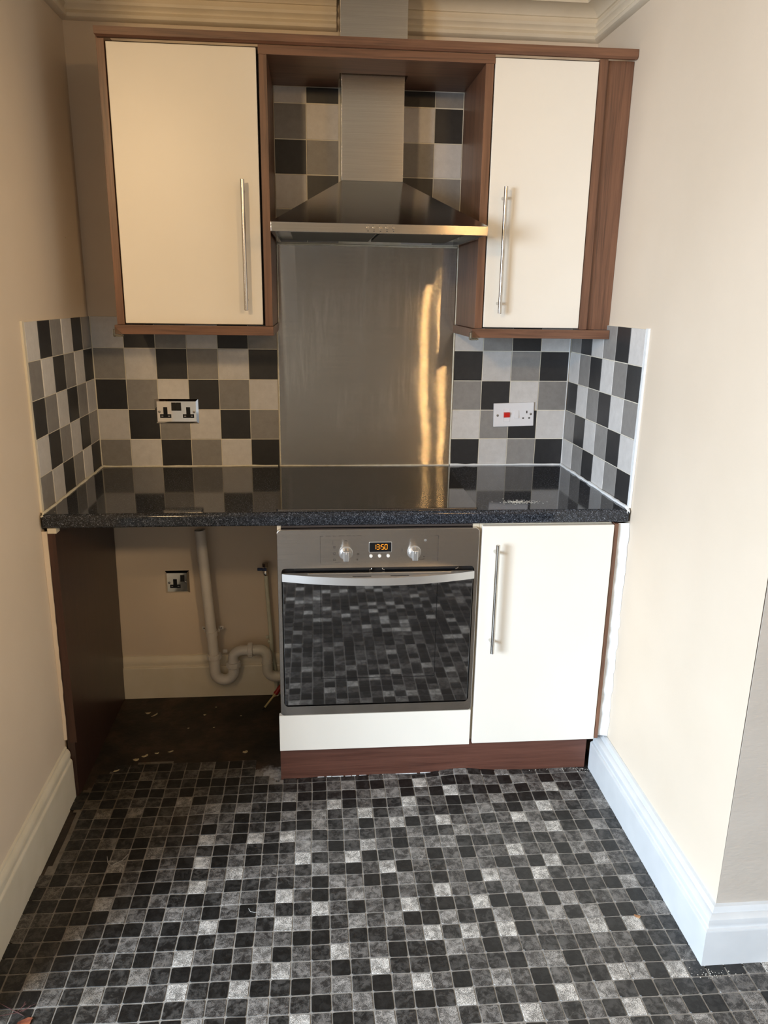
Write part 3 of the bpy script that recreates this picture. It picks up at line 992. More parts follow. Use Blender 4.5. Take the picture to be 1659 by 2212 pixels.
# bridging board over the hood recess, notched round the flue
bm = bmesh.new()
extrude_poly(bm, [(0.6065, FY, 2.1500), (1.2765, FY, 2.1500), (1.2765, -0.0005, 2.1500), (1.0450, -0.0005, 2.1500), (1.0450, -0.169, 2.1500), (0.8380, -0.169, 2.1500), (0.8380, -0.0005, 2.1500), (0.6065, -0.0005, 2.1500)], (0, 0, 0.0232))
bridge = tag(obj('bridging_board', bm, M['wood_x'], origin=(0.94, -0.165, 2.15)), 'walnut board bridging the two wall cabinets above the cooker hood', 'board')
# trim side panels below the board: shorten the two inner panels so the board sits on them
for cab, nm in ((cab_l, 1), (cab_r, 0)):
    sp = [c for c in cab.children if c.name.startswith('side_panel')][nm]
    for v in sp.data.vertices:
        w = v.co.z + ORG[cab.name].z
        if w > 2.16: v.co.z -= (2.1734 - 2.1497)

# cornice strip along the top of the cabinets, with a return at its left end
bm = bmesh.new()
prof = [(-0.330, 2.1738), (-0.339, 2.1738), (-0.345, 2.1790), (-0.345, 2.1985), (-0.326, 2.1985), (-0.326, 2.1745)]
va, vb = [], []
for y, z in prof:
    xa_ = 0.1690 + max(0, 0.006 - (z - 2.1738)) * 0.9
    va.append(bm.verts.new((xa_, y, z)))
    vb.append(bm.verts.new((1.6892, y, z)))
n = len(prof)
for i in range(n):
    bm.faces.new((va[i], vb[i], vb[(i + 1) % n], va[(i + 1) % n]))
bm.faces.new(va); bm.faces.new(list(reversed(vb)))
box(bm, 0.1690, 0.1880, -0.326, -0.001, 2.1745, 2.1985)
tag(obj('cornice_strip', bm, M['wood_x'], origin=(0.92, -0.33, 2.174)), 'long walnut cornice strip running along the tops of the wall cabinets', 'trim')

# light pelmets below the two wall cabinets
tag(obj('light_pelmet', boxes([(0.1650, 0.6325, -0.345, -0.326, 1.3875, 1.4142), (0.6135, 0.6325, -0.326, -0.001, 1.3875, 1.4142), (0.1650, 0.1840, -0.326, -0.001, 1.3875, 1.4142)], bev=0.0012), M['wood_x'], origin=(0.4, -0.335, 1.388)),
    'walnut pelmet strip under the wide left wall cabinet', 'trim')
tag(obj('light_pelmet', boxes([(1.2400, 1.6780, -0.345, -0.326, 1.3870, 1.4142), (1.2400, 1.2590, -0.326, -0.001, 1.3870, 1.4142)], bev=0.0012), M['wood_x'], origin=(1.45, -0.335, 1.387)),
    'walnut pelmet strip under the narrow right wall cabinet', 'trim')
def corner_guard(x, label, sgn):
    bm = bmesh.new()
    y, z = -0.3455, 1.3868
    # soft L-shaped cap: a front flap, a side flap and a pad underneath
    pf = [(x, y, z + 0.021), (x + 0.006, y, z + 0.016), (x + 0.013, y, z + 0.009), (x + 0.022, y, z + 0.001), (x + 0.021, y, z - 0.005), (x - 0.004, y, z - 0.006), (x - 0.004, y, z + 0.017)]
    extrude_poly(bm, pf, (0, -0.005, 0))
    box(bm, x - 0.0052, x - 0.0006, y - 0.005, y + 0.022, z - 0.006, z + 0.016, 0.002, 3)
    box(bm, x - 0.005, x + 0.020, y - 0.004, y + 0.022, z - 0.0075, z - 0.0006, 0.003, 3)
    tag(obj('corner_guard', bm, M['clear'], origin=(x, y, z)), label, 'corner guard')
corner_guard(0.1650, 'clear plastic corner guard at the left end of the left pelmet', -1)
corner_guard(1.2400, 'clear plastic corner guard on the pelmet corner nearest the steel splashback', 1)

# ------------------------------------------------------------------ cooker hood
hood = thing('cooker_hood', 'brushed steel chimney cooker hood with a pyramid canopy and push buttons', 'cooker hood', (0.94, -0.001, 1.673))
hx0, hx1, hy = 0.6395, 1.2405, -0.51
cx0, cx1, cy = 0.8445, 1.0365, -0.160
zc0, zc1 = 1.6985, 1.8525
bm = bmesh.new()
b0 = [bm.verts.new(p) for p in ((hx0, hy, zc0), (hx1, hy, zc0), (hx1, -0.002, zc0), (hx0, -0.002, zc0))]
b1 = [bm.verts.new(p) for p in ((cx0, cy, zc1), (cx1, cy, zc1), (cx1, -0.002, zc1), (cx0, -0.002, zc1))]
for i in range(4):
    bm.faces.new((b0[i], b0[(i + 1) % 4], b1[(i + 1) % 4], b1[i]))
bm.faces.new(list(reversed(b0))); bm.faces.new(b1)
obj('canopy', bm, M['steel_hood'], hood)
lip = bmesh.new()
box(lip, hx0, hx1, hy, hy + 0.012, 1.6735, zc0 - 0.0002, 0.0012)
box(lip, hx0, hx0 + 0.010, hy + 0.0125, -0.002, 1.6735, zc0 - 0.0002)
box(lip, hx1 - 0.010, hx1, hy + 0.0125, -0.002, 1.6735, zc0 - 0.0002)
obj('lip', lip, M['steel'], hood)
obj('underside', boxes([(hx0 + 0.0105, hx1 - 0.0105, hy + 0.0125, -0.003, 1.684, 1.690)]), M['steel_hood'], hood)
for xa in (0.690, 0.945):
    f = bmesh.new()
    box(f, xa, xa + 0.245, -0.42, -0.06, 1.6795, 1.6838, 0.001)
    obj('filter', f, M['hood_filter'], hood)
for (xa, xb) in ((0.755, 0.855), (1.010, 1.110)):
    obj('lamp_diffuser', B(xa, xb, -0.46, -0.432, 1.6795, 1.6838, 0.001), M['diffuser'], hood)
obj('chimney', B(cx0, cx1, cy, -0.002, zc1 + 0.0003, 2.30, 0.001), M['steel'], hood)
obj('chimney_sleeve', boxes([(0.8406, 1.0420, -0.1655, -0.002, 2.1745, CEIL - 0.002)], bev=0.001), M['steel'], hood)
for bx in (0.9050, 0.9216, 0.9394, 0.9574, 0.9753):
    bm = bmesh.new()
    tube(bm, [(bx, hy - 0.0002, 1.6880), (bx, hy - 0.003, 1.6880), (bx, hy - 0.0065, 1.6880)], [0.0044, 0.0044, 0.0036], 18)
    bt = obj('button', bm, M['chrome'], hood)
    m = bmesh.new()
    box(m, bx - 0.002, bx + 0.002, hy - 0.0006, hy - 0.0001, 1.6785, 1.6800)
    box(m, bx - 0.0035, bx - 0.0028, hy - 0.0006, hy - 0.0001, 1.6900, 1.6945)
    obj('printed_mark', m, M['mark'], bt)

# steel splashback with sealed edges
splash = thing('splashback', 'tall brushed steel splashback sheet behind the hob', 'splashback', (0.937, -0.001, 0.911))
obj('sheet', B(0.6305, 1.2440, -0.0030, 0.0012, 0.9125, 1.6690, 0.0006), M['steel_splash'], splash)
bm = bmesh.new()
tube(bm, [(0.6300, -0.001, 1.3865), (0.6290, -0.001, 1.2), (0.6295, -0.001, 1.0), (0.6292, -0.001, 0.915)], [0.0022, 0.0028, 0.002, 0.003], 8)
obj('sealant_bead', bm, M['seal'], splash)
bm = bmesh.new()
tube(bm, [(1.2462, -0.001, 1.3865), (1.2465, -0.001, 1.2), (1.246, -0.001, 1.0), (1.2463, -0.001, 0.915)], [0.003, 0.0034, 0.0028, 0.004], 8)
obj('sealant_bead', bm, M['seal'], splash)
bm = bmesh.new()
tube(bm, [(0.634, -0.003, 1.6712)] + [(0.634 + 0.0615 * k, -0.003, 1.6712 + random.uniform(-0.001, 0.001)) for k in range(1, 10)] + [(1.2445, -0.003, 1.6705)], [0.0022] + [0.002 + random.uniform(0, 0.0015) for k in range(9)] + [0.0022], 8)
obj('sealant_bead', bm, M['seal'], splash)
for xx in (0.6330, 1.2488):
    bm = bmesh.new()
    tube(bm, [(xx, -0.002, 1.4160), (xx, -0.002, 1.6680)], 0.0022, 8)
    obj('sealant_bead', bm, M['seal'], splash)

# ------------------------------------------------------------------ worktop and hob
worktop = thing('worktop', 'black speckled laminate worktop with a rounded front edge, wall to wall', 'worktop', (0.83, -0.3, 0.870))
bm = bmesh.new()
prof = [(-0.0030, 0.870), (-0.0030, 0.910)]
r = 0.012
for k in range(8):
    a = PI / 2 + (PI / 2) * k / 7
    prof.append((-0.6290 + r + r * math.cos(a), 0.910 - r + r * math.sin(a)))
r2 = 0.008
for k in range(6):
    a = PI + (PI / 2) * k / 5
    prof.append((-0.6290 + r2 + r2 * math.cos(a), 0.870 + r2 + r2 * math.sin(a)))
va, vb = [], []
for y, z in prof:
    d = -y
    va.append(bm.verts.new((xl(d) + 0.0078, y, z)))
    vb.append(bm.verts.new((xr(d, 0.9) - 0.0075, y, z)))
n = len(prof)
for i in range(n):
    bm.faces.new((va[i], vb[i], vb[(i + 1) % n], va[(i + 1) % n]))
bm.faces.new(va); bm.faces.new(list(reversed(vb)))
obj('top', bm, M['worktop'], worktop)
def bead(path, rad, jit=0.0007, n=8):
    bm = bmesh.new()
    pts = []
    path = [Vector(p) for p in path]
    steps = 14
    for a, b in zip(path, path[1:]):
        for k in range(steps):
            q = a.lerp(b, k / steps)
            pts.append(q + Vector((random.uniform(-1, 1), random.uniform(-1, 1), random.uniform(-1, 1))) * jit)
    pts.append(path[-1])
    tube(bm, pts, [rad * random.uniform(0.8, 1.25) for _ in pts], n)
    return bm
obj('sealant_bead', bead([(0.004, -0.0035, 0.9110), (0.62, -0.0035, 0.9110)], 0.0036), M['seal'], worktop)
obj('sealant_bead', bead([(0.625, -0.0045, 0.9112), (1.244, -0.0045, 0.9112)], 0.0026, 0.0003), M['seal'], worktop)
obj('sealant_bead', bead([(1.247, -0.0035, 0.9115), (1.664, -0.0035, 0.9115)], 0.0044), M['seal_white'], worktop)
obj('sealant_bead', bead([(xl(0.01) + 0.0100, -0.008, 0.9110), (xl(0.3) + 0.0100, -0.3, 0.9110), (xl(0.6) + 0.0100, -0.612, 0.9105), (xl(0.6) + 0.009, -0.626, 0.902)], 0.0042, 0.0010), M['seal'], worktop)
obj('sealant_bead', bead([(xr(0.01, .9) - 0.0100, -0.008, 0.9110), (xr(0.3, .9) - 0.0100, -0.3, 0.9112), (xr(0.6, .9) - 0.0105, -0.612, 0.9108), (xr(0.6, .9) - 0.009, -0.627, 0.902)], 0.0058, 0.0012), M['seal_white'], worktop)

hob = thing('hob', 'black glass ceramic hob set flush in the worktop below the splashback', 'hob', (0.934, -0.34, 0.910))
bm = bmesh.new()
x0, x1, y0, y1 = 0.6420, 1.2290, -0.6055, -0.062
pts = [(p.x, p.z, 0.9102) for p in rrect(x0, x1, y0, y1, 0.006, 0)]
v0, v1 = extrude_poly(bm, pts, (0, 0, 0.0036))
obj('glass_plate', bm, M['hob_glass'], hob)
obj('front_trim', B(x0 + 0.004, x1 - 0.004, -0.6085, -0.6060, 0.9102, 0.9130, 0.0005), M['chrome_dark'], hob)

# crumbs scattered on the right of the worktop
bm = bmesh.new()
rc = random.Random(11)
for k in range(240):
    x = 1.372 + rc.gauss(0, 0.026); y = -0.533 + rc.gauss(0, 0.011)
    a = rc.uniform(0, PI); l = rc.uniform(0.0008, 0.0026); w = rc.uniform(0.0003, 0.0006)
    dx, dy = math.cos(a), math.sin(a)
    h = rc.uniform(0.0002, 0.0006)
    q = [(x - dx * l - dy * w, y - dy * l + dx * w), (x + dx * l - dy * w, y + dy * l + dx * w), (x + dx * l + dy * w, y + dy * l - dx * w), (x - dx * l + dy * w, y - dy * l - dx * w)]
    extrude_poly(bm, [(p[0], p[1], 0.9101) for p in q], (0, 0, h))
tag(obj('crumbs', bm, M['crumb'], origin=(1.372, -0.533, 0.9101), smooth=False), 'scatter of pale crumbs on the worktop right of the hob', 'crumbs', kind='stuff')

# ------------------------------------------------------------------ base units
housing = thing('oven_housing', 'built-in oven housing with a low cream panel under the oven', 'cabinet', (0.934, -0.3, 0.0))
obj('side_panel', B(0.6425, 0.6535, -0.612, -0.030, 0.145, 0.8690), M['carcass'], housing)
obj('side_panel', B(1.2150, 1.2335, -0.612, -0.030, 0.145, 0.8690), M['carcass'], housing)
obj('base_shelf', B(0.6538, 1.2148, -0.600, -0.030, 0.245, 0.2600), M['carcass'], housing)
obj('top_rail', B(0.6538, 1.2148, -0.612, -0.560, 0.8608, 0.8690), M['dark_inside'], housing)
obj('front_panel', B(0.6366, 1.2315, -0.6320, -0.6130, 0.1425, 0.2640, 0.0012), M['door_cream'], housing)
base = thing('base_cabinet', 'base cabinet with a tall cream gloss door, right of the oven', 'cabinet', (1.44, -0.3, 0.0))
obj('side_panel', B(1.2345, 1.2505, -0.612, -0.030, 0.150, 0.8685), M['carcass'], base)
obj('side_panel', B(1.6180, 1.6350, -0.612, -0.030, 0.150, 0.8685), M['carcass'], base)
obj('base_panel', B(1.2507, 1.6178, -0.611, -0.03, 0.150, 0.168), M['carcass'], base)
obj('top_rail', B(1.2507, 1.6178, -0.611, -0.56, 0.850, 0.8685), M['carcass'], base)
obj('back_panel', B(1.2507, 1.6178, -0.04, -0.03, 0.1682, 0.8685), M['carcass'], base)
bdoor = obj('door', B(1.2405, 1.6375, -0.6320, -0.6130, 0.1445, 0.8640, 0.0022, 3), M['door_cream'], base)
bar_handle(bdoor, 1.2805, 0.4725, 0.8170, -0.6320, 0.034, 0.006, 0.030)
obj('end_strip', B(1.6395, 1.6510, -0.6300, -0.050, 0.147, 0.8670, 0.001), M['wood_v'], base, label='walnut end strip')
# messy white caulk closing the gap to the wall
bm = bmesh.new()
rows = []
rc = random.Random(3)
for k in range(40):
    z = 0.150 + 0.716 * k / 39
    xa = 1.6516 + rc.uniform(0, 0.0018)
    xb = xr(0.6, z) - 0.0008
    y = -0.618 + rc.uniform(-0.004, 0.003)
    rows.append([(xa, -0.600, z), (xa, y, z), ((xa + xb) / 2, y - 0.002 + rc.uniform(-0.002, 0.002), z), (xb, -0.626 + rc.uniform(-0.006, 0.006), z)])
grid_surface(bm, rows)
obj('caulk', bm, M['seal_white'], base)

plinth = thing('plinth', 'long walnut kickboard under the oven and the right base cabinet', 'plinth', (1.14, -0.57, 0.0))
obj('board', B(0.6346, 1.6385, -0.5730, -0.5550, 0.0, 0.1415, 0.0006), M['wood_plinth'], plinth)
bm = bmesh.new()
rc = random.Random(8)
x = 0.752
while x < 1.13:
    l = rc.uniform(0.012, 0.05)
    box(bm, x, x + l, -0.5752, -0.5732, 0.0035 + rc.uniform(-0.0008, 0.0008), 0.0052 + rc.uniform(0.0, 0.0018))
    x += l + rc.uniform(0.0, 0.012)
obj('old_sealant', bm, M['seal_white'], plinth, kind='stuff')

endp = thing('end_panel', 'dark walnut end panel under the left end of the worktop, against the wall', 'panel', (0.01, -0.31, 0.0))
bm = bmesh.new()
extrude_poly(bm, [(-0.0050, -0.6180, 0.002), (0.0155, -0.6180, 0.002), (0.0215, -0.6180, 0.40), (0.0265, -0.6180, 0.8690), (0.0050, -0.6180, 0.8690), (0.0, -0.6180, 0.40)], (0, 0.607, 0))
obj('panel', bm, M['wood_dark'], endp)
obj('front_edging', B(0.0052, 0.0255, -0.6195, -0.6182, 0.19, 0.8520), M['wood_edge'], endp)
obj('packing_piece', B(0.0055, 0.0300, -0.6205, -0.5900, 0.8530, 0.8688, 0.001), M['skirt_cream'], endp, label='small cream packing block')
bm = bmesh.new()
rc = random.Random(4)
rows = []
for k in range(30):
    z = 0.20 + 0.66 * k / 29
    rows.append([(xl(0.618) + 0.0006, -0.6215 + rc.uniform(-0.002, 0.001), z), (-0.002 + 0.006 * k / 29 + rc.uniform(-0.0015, 0.0015), -0.6205, z), (-0.001 + 0.006 * k / 29, -0.615, z)])
grid_surface(bm, rows)
obj('caulk', bm, M['wall'], endp)

# ------------------------------------------------------------------ oven
oven = thing('oven', 'built-in stainless steel single oven with a black glass door', 'oven', (0.937, -0.3, 0.261))
OX0, OX1, OZ0, OZ1, OY = 0.6418, 1.2318, 0.2650, 0.8590, -0.6320
def frame_prism(outer, inner, y0, y1, rim=0.0012):
    """a ring: outer outline minus inner outline, both lists of equal length in the xz plane"""
    bm = bmesh.new()
    n = len(outer)
    of = [bm.verts.new((p.x, y0 + rim, p.z)) for p in outer]
    c = sum(outer, Vector()) / n
    of2 = [bm.verts.new((p.x + math.copysign(rim, c.x - p.x), y0, p.z + math.copysign(rim, c.z - p.z))) for p in outer]
    ob = [bm.verts.new((p.x, y1, p.z)) for p in outer]
    fi = [bm.verts.new((p.x, y0, p.z)) for p in inner]
    ib = [bm.verts.new((p.x, y1, p.z)) for p in inner]
    for i in range(n):
        j = (i + 1) % n
        bm.faces.new((of2[i], of2[j], fi[j], fi[i]))
        bm.faces.new((of[i], of[j], of2[j], of2[i]))
        bm.faces.new((ob[i], ob[j], of[j], of[i]))
        bm.faces.new((fi[i], fi[j], ib[j], ib[i]))
        bm.faces.new((ob[i], ib[i], ib[j], ob[j]))
    return bm
DX0, DX1, DZ0, DZ1 = 0.6530, 1.2205, 0.2950, 0.7425
obj('front_frame', frame_prism(rrect(OX0, OX1, OZ0, OZ1, 0.012, 0, 6), rrect(DX0, DX1, DZ0, DZ1, [0.014, 0.014, 0.012, 0.012], 0, 6), OY, -0.6130), M['steel_oven'], oven)
obj('body', B(0.6550, 1.2130, -0.6120, -0.080, 0.2655, 0.8590), M['black_gap'], oven)
# dark recess with the door's top rail behind the handle
obj('door_recess', boxes([(DX0 + 0.001, DX1 - 0.001, -0.6180, -0.6125, DZ0 + 0.001, DZ1 - 0.001)]), M['black_gap'], oven)
for (xa, xb) in ((0.690, 0.9130), (0.950, 1.1680)):
    obj('vent_rail', B(xa, xb, -0.6300, -0.6185, 0.7350, 0.7415, 0.001), M['black_gap'], oven)
for (xa, s) in ((0.9130, 1), (0.950, -1), (1.1690, 1)):
    bm = bmesh.new()
    tube(bm, [(xa - 0.004 * s, -0.6285, 0.7332), (xa + 0.002 * s, -0.6290, 0.7355), (xa + 0.0035 * s, -0.6290, 0.7395)], 0.0013, 8)
    obj('rail_clip', bm, M['chrome'], oven)
# control fascia lines and marks (flat print)
def mark_boxes(lst, y=OY - 0.0004):
    bm = bmesh.new()
    for (xa, xb, za, zb) in lst:
        box(bm, xa, xb, y, OY - 0.00005, za, zb)
    return bm
rcm = random.Random(21)
lst = [(0.7662, 0.7670, 0.757, 0.8400)]
xx = 0.7662
while xx < 0.872:
    l = rcm.uniform(0.006, 0.02); lst.append((xx, xx + l, 0.8396, 0.8403)); xx += l + rcm.uniform(0.003, 0.009)
for (xa, xb) in ((1.099, 1.1045), (1.1055, 1.111)): lst.append((xa, xb, 0.8370, 0.8377))
for (za, zb) in ((0.826, 0.837), (0.806, 0.8235), (0.775, 0.8045), (0.759, 0.7725)): lst.append((1.1098, 1.1107, za, zb))
def sq(x, z, s=0.006, t=0.0007):
    return [(x, x + s, z, z + t), (x, x + s, z + s * .8, z + s * .8 + t), (x, x + t, z, z + s * .8), (x + s - t, x + s, z, z + s * .8 + t)]
for (x, z) in ((0.8038, 0.8035), (0.8038, 0.7840), (0.8040, 0.7650)): lst += sq(x, z)
lst += sq(0.8370, 0.8205, 0.0065)[1:]
lst += [(0.8400, 0.8412, 0.8160, 0.8172)]
lst += sq(0.8730, 0.7815, 0.0055)
lst += [(0.8725, 0.8765, 0.7660, 0.7667), (0.8725, 0.8760, 0.7685, 0.7692), (0.8725, 0.8732, 0.7645, 0.7700)]
lst += [(0.8085, 0.8260, 0.7600, 0.7605), (0.8020, 0.8025, 0.8130, 0.8270)]
lst += [(1.0375, 1.0387, 0.8170, 0.8183), (1.0378, 1.0384, 0.8205, 0.8222), (1.0040, 1.0046, 0.7900, 0.7985), (1.0020, 1.0040, 0.7890, 0.7897), (0.9985, 0.9995, 0.7760, 0.7770),
        (1.0680, 1.0700, 0.7725, 0.7750), (1.0685, 1.0705, 0.7660, 0.7672), (1.0550, 1.0680, 0.7640, 0.7645)]
obj('printed_marks', mark_boxes(lst), M['mark'], oven, label='worn printed symbols around the knobs', kind='stuff')
bm = bmesh.new()
tube(bm, [(1.0720, OY - 0.0001, 0.8240), (1.0720, OY - 0.0012, 0.8240)], [0.0042, 0.0034], 14)
obj('old_sticker', bm, M['silver'], oven)
def knob(x, z):
    bm = bmesh.new()
    tube(bm, [(x, OY - 0.0002, z), (x, OY - 0.0025, z), (x, OY - 0.004, z)], [0.0205, 0.0205, 0.0190], 36)
    tube(bm, [(x, OY - 0.0040, z), (x, OY - 0.010, z), (x, OY - 0.0215, z), (x, OY - 0.0240, z)], [0.0172, 0.0165, 0.0155, 0.0140], 36)
    k = obj('knob', bm, M['silver'], oven)
    g = bmesh.new()
    box(g, x - 0.0085, x + 0.0085, OY - 0.0345, OY - 0.0235, z - 0.0165, z + 0.0150, 0.0030, 3)
    g_o = obj('grip', g, M['silver'], k)
    g2 = bmesh.new()
    box(g2, x - 0.0006, x + 0.0006, OY - 0.0350, OY - 0.0344, z + 0.006, z + 0.0138)
    obj('pointer_mark', g2, M['button_white'], k)
    return k
knob(0.8400, 0.7885)
knob(1.0395, 0.7880)
dsp = obj('display', boxes([(0.9085, 0.9725, OY - 0.0006, OY - 0.0001, 0.7905, 0.8195)]), M['black_plastic'], oven)
def rim_ring():
    return frame_prism(rrect(0.9068, 0.9742, 0.7890, 0.8212, 0.003, 0, 4), rrect(0.9088, 0.9722, 0.7908, 0.8192, 0.0015, 0, 4), OY - 0.0018, OY - 0.0001, 0.0006)
obj('display_rim', rim_ring(), M['silver'], oven)
SEG = {'1': 'bc', '3': 'abgcd', '5': 'afgcd', '0': 'abcdef'}
def digit(bm, ch, x, z, w=0.0070, h=0.0150, t=0.0016):
    y0, y1 = OY - 0.0010, OY - 0.00065
    def hseg(zz): box(bm, x + t * .35, x + w - t * .35, y0, y1, zz - t / 2, zz + t / 2)
    def vseg(xx, za, zb): box(bm, xx - t / 2, xx + t / 2, y0, y1, za + t * .4, zb - t * .4)
    for s in SEG[ch]:
        if s == 'a': hseg(z + h)
        if s == 'g': hseg(z + h / 2)
        if s == 'd': hseg(z)
        if s == 'b': vseg(x + w, z + h / 2, z + h)
        if s == 'c': vseg(x + w, z, z + h / 2)
        if s == 'f': vseg(x, z + h / 2, z + h)
        if s == 'e': vseg(x, z, z + h / 2)
bm = bmesh.new()
for ch, x in (('1', 0.9205), ('3', 0.9300), ('5', 0.9435), ('0', 0.9535)):
    digit(bm, ch, x, 0.7980)
for zz in (0.8020, 0.8085):
    box(bm, 0.9397, 0.9411, OY - 0.0010, OY - 0.00065, zz - 0.0007, zz + 0.0007)
obj('clock_digits', bm, M['digits'], dsp, smooth=False, label='orange clock digits reading 13:50')
for x in (0.9135, 0.9386, 0.9637):
    bm = bmesh.new()
    tube(bm, [(x, OY - 0.0001, 0.7782), (x, OY - 0.0026, 0.7782), (x, OY - 0.0034, 0.7782)], [0.0049, 0.0049, 0.0040], 24)
    obj('button', bm, M['button_white'], oven)
# door: black glass with a printed border, inner window outline and the bowed handle
door = obj('door', B(0.6565, 1.2170, -0.6350, -0.6190, 0.3010, 0.7300, 0.0014), M['oven_glass'], oven)
bt = 0.0016
wx0, wx1, wz0, wz1 = 0.7655, 1.1120, 0.3890, 0.7020
obj('window_outline', boxes([(wx0, wx0 + bt, -0.63535, -0.63495, wz0, wz1), (wx1 - bt, wx1, -0.63535, -0.63495, wz0, wz1), (wx0, wx1, -0.63535, -0.63495, wz0 - bt, wz0)]), M['oven_print'], door)
def oven_handle():
    bm = bmesh.new()
    n = 36
    xa, xb = 0.6550, 1.2200
    zt, zb = 0.7285, 0.7050
    yb = -0.6352
    fr_t, fr_b, bk_t, bk_b = [], [], [], []
    for k in range(n + 1):
        u = k / n
        x = xa + (xb - xa) * u
        bow = 0.006 + 0.046 * (1 - (2 * u - 1) ** 2)
        fr_t.append(bm.verts.new((x, yb - bow + 0.002, zt)))
        fr_b.append(bm.verts.new((x, yb - bow, zb + 0.001)))
        bk_t.append(bm.verts.new((x, yb, zt)))
        bk_b.append(bm.verts.new((x, yb, zb)))
    for k in range(n):
        bm.faces.new((fr_t[k], fr_t[k + 1], fr_b[k + 1], fr_b[k]))
        bm.faces.new((bk_t[k + 1], bk_t[k], bk_b[k], bk_b[k + 1]))
        bm.faces.new((bk_t[k], bk_t[k + 1], fr_t[k + 1], fr_t[k]))
        bm.faces.new((fr_b[k], fr_b[k + 1], bk_b[k + 1], bk_b[k]))
    bm.faces.new((fr_t[0], fr_b[0], bk_b[0], bk_t[0]))
    bm.faces.new((fr_t[n], bk_t[n], bk_b[n], fr_b[n]))
    return bm
h = obj('handle', oven_handle(), M['silver'], door)
for (xa, xb) in ((0.8580, 0.9120), (0.9680, 1.0220)):
    obj('handle_slot', B(xa, xb, -0.6700, -0.6660, 0.72855, 0.7289), M['black_plastic'], door)
obj('handle_rail', boxes([(0.7300, 1.1500, -0.6420, -0.6375, 0.72855, 0.7305)], bev=0.0006), M['chrome'], door)

# ------------------------------------------------------------------ sockets
def plate_frustum(bm, x0, x1, z0, z1, yb, yf, inset, mid=None):
    a = [bm.verts.new(p) for p in ((x0, yb, z0), (x1, yb, z0), (x1, yb, z1), (x0, yb, z1))]
    m_ = [bm.verts.new(p) for p in ((x0, yb - 0.002, z0), (x1, yb - 0.002, z0), (x1, yb - 0.002, z1), (x0, yb - 0.002, z1))]
    b = [bm.verts.new(p) for p in ((x0 + inset, yf, z0 + inset), (x1 - inset, yf, z0 + inset), (x1 - inset, yf, z1 - inset), (x0 + inset, yf, z1 - inset))]
    for p, q in ((a, m_), (m_, b)):
        for i in range(4):
            bm.faces.new((p[i], p[(i + 1) % 4], q[(i + 1) % 4], q[i]))
    bm.faces.new(b); bm.faces.new(list(reversed(a)))
def tee(parent, cx, zt, zb, yf, w1=0.0140, w2=0.0385, h2=0.0132):
    bm = bmesh.new()
    box(bm, cx - w1 / 2, cx + w1 / 2, yf - 0.0006, yf - 0.00005, zb + h2, zt)
    box(bm, cx - w2 / 2, cx + w2 / 2, yf - 0.0006, yf - 0.00005, zb, zb + h2)
    ins = obj('socket_insert', bm, M['black_plastic'], parent)
    s = bmesh.new()
    for dx in (-0.0115, 0.0115):
        box(s, cx + dx - 0.0032, cx + dx + 0.0032, yf - 0.0009, yf - 0.00065, zb + 0.0048, zb + 0.0078)
    obj('pin_slots', s, M['chrome_dark'], ins)
def screws(parent, pts, yf):
    for (x, z) in pts:
        bm = bmesh.new()
        tube(bm, [(x, yf - 0.0001, z), (x, yf - 0.0008, z), (x, yf - 0.0014, z)], [0.0046, 0.0042, 0.0026], 18)
        s = obj('screw', bm, M['chrome_dark'], parent)
        m = bmesh.new()
        box(m, x - 0.0022, x + 0.0022, yf - 0.0017, yf - 0.00135, z - 0.0005, z + 0.0005)
        obj('screw_slot', m, M['black_plastic'], s)
def rocker(parent, x0, x1, z0, z1, yf, mat):
    bm = bmesh.new()
    ym = yf - 0.0005
    pts = [(x0, ym + 0.0004, z0), (x0, ym - 0.0038, z0), (x0, ym - 0.0022, (z0 + z1) / 2), (x0, ym - 0.0008, z1), (x0, ym + 0.0004, z1)]
    extrude_poly(bm, pts, (x1 - x0, 0, 0))
    return obj('switch', bm, mat, parent)
# double chrome socket on the tiles
yf = -0.0090
dsock = thing('double_socket', 'chrome double socket with black switches on the tiles left of the hob', 'socket', (0.272, 0.0, 1.107))
bm = bmesh.new(); plate_frustum(bm, 0.1975, 0.3465, 1.0650, 1.1510, -0.0002, yf, 0.0075)
obj('plate', bm, M['chrome'], dsock, smooth=False)
zc = 1.1080
for cx in (0.2335, 0.3120): tee(dsock, cx, zc + 0.0155, zc - 0.0225, yf)
for (a, b) in ((0.2550, 0.2705), (0.2712, 0.2880)): rocker(dsock, a, b, zc + 0.0035, zc + 0.0315, yf, M['black_plastic'])
screws(dsock, ((0.2125, zc - 0.0005), (0.3315, zc - 0.0010)), yf)
# cooker switch with socket, hung slightly askew
csw = thing('cooker_switch', 'white cooker switch plate with a red rocker and socket right of the hob', 'switch', (1.4755, 0.0, 1.0985))
bm = bmesh.new(); box(bm, 1.4010, 1.5500, -0.0085, -0.0002, 1.0555, 1.1415, 0.0022, 3)
obj('plate', bm, M['white_plastic'], csw)
yf = -0.0085
zc = 1.0985
obj('rocker_recess', frame_prism(rrect(1.4360, 1.4610, zc - 0.0250, zc + 0.0240, 0.0012, 0, 3), rrect(1.4375, 1.4595, zc - 0.0235, zc + 0.0225, 0.0008, 0, 3), yf - 0.0012, yf - 0.0001, 0.0004), M['white_plastic'], csw)
bm = bmesh.new()
extrude_poly(bm, [(1.4380, yf - 0.0002, zc - 0.0095), (1.4380, yf - 0.0050, zc - 0.0085), (1.4380, yf - 0.0095, zc + 0.0085), (1.4380, yf - 0.0002, zc + 0.0100)], (0.0210, 0, 0))
obj('red_switch', bm, M['red_plastic'], csw)
sw = rocker(csw, 1.4765, 1.4930, zc - 0.0125, zc + 0.0155, yf, M['white_plastic'])
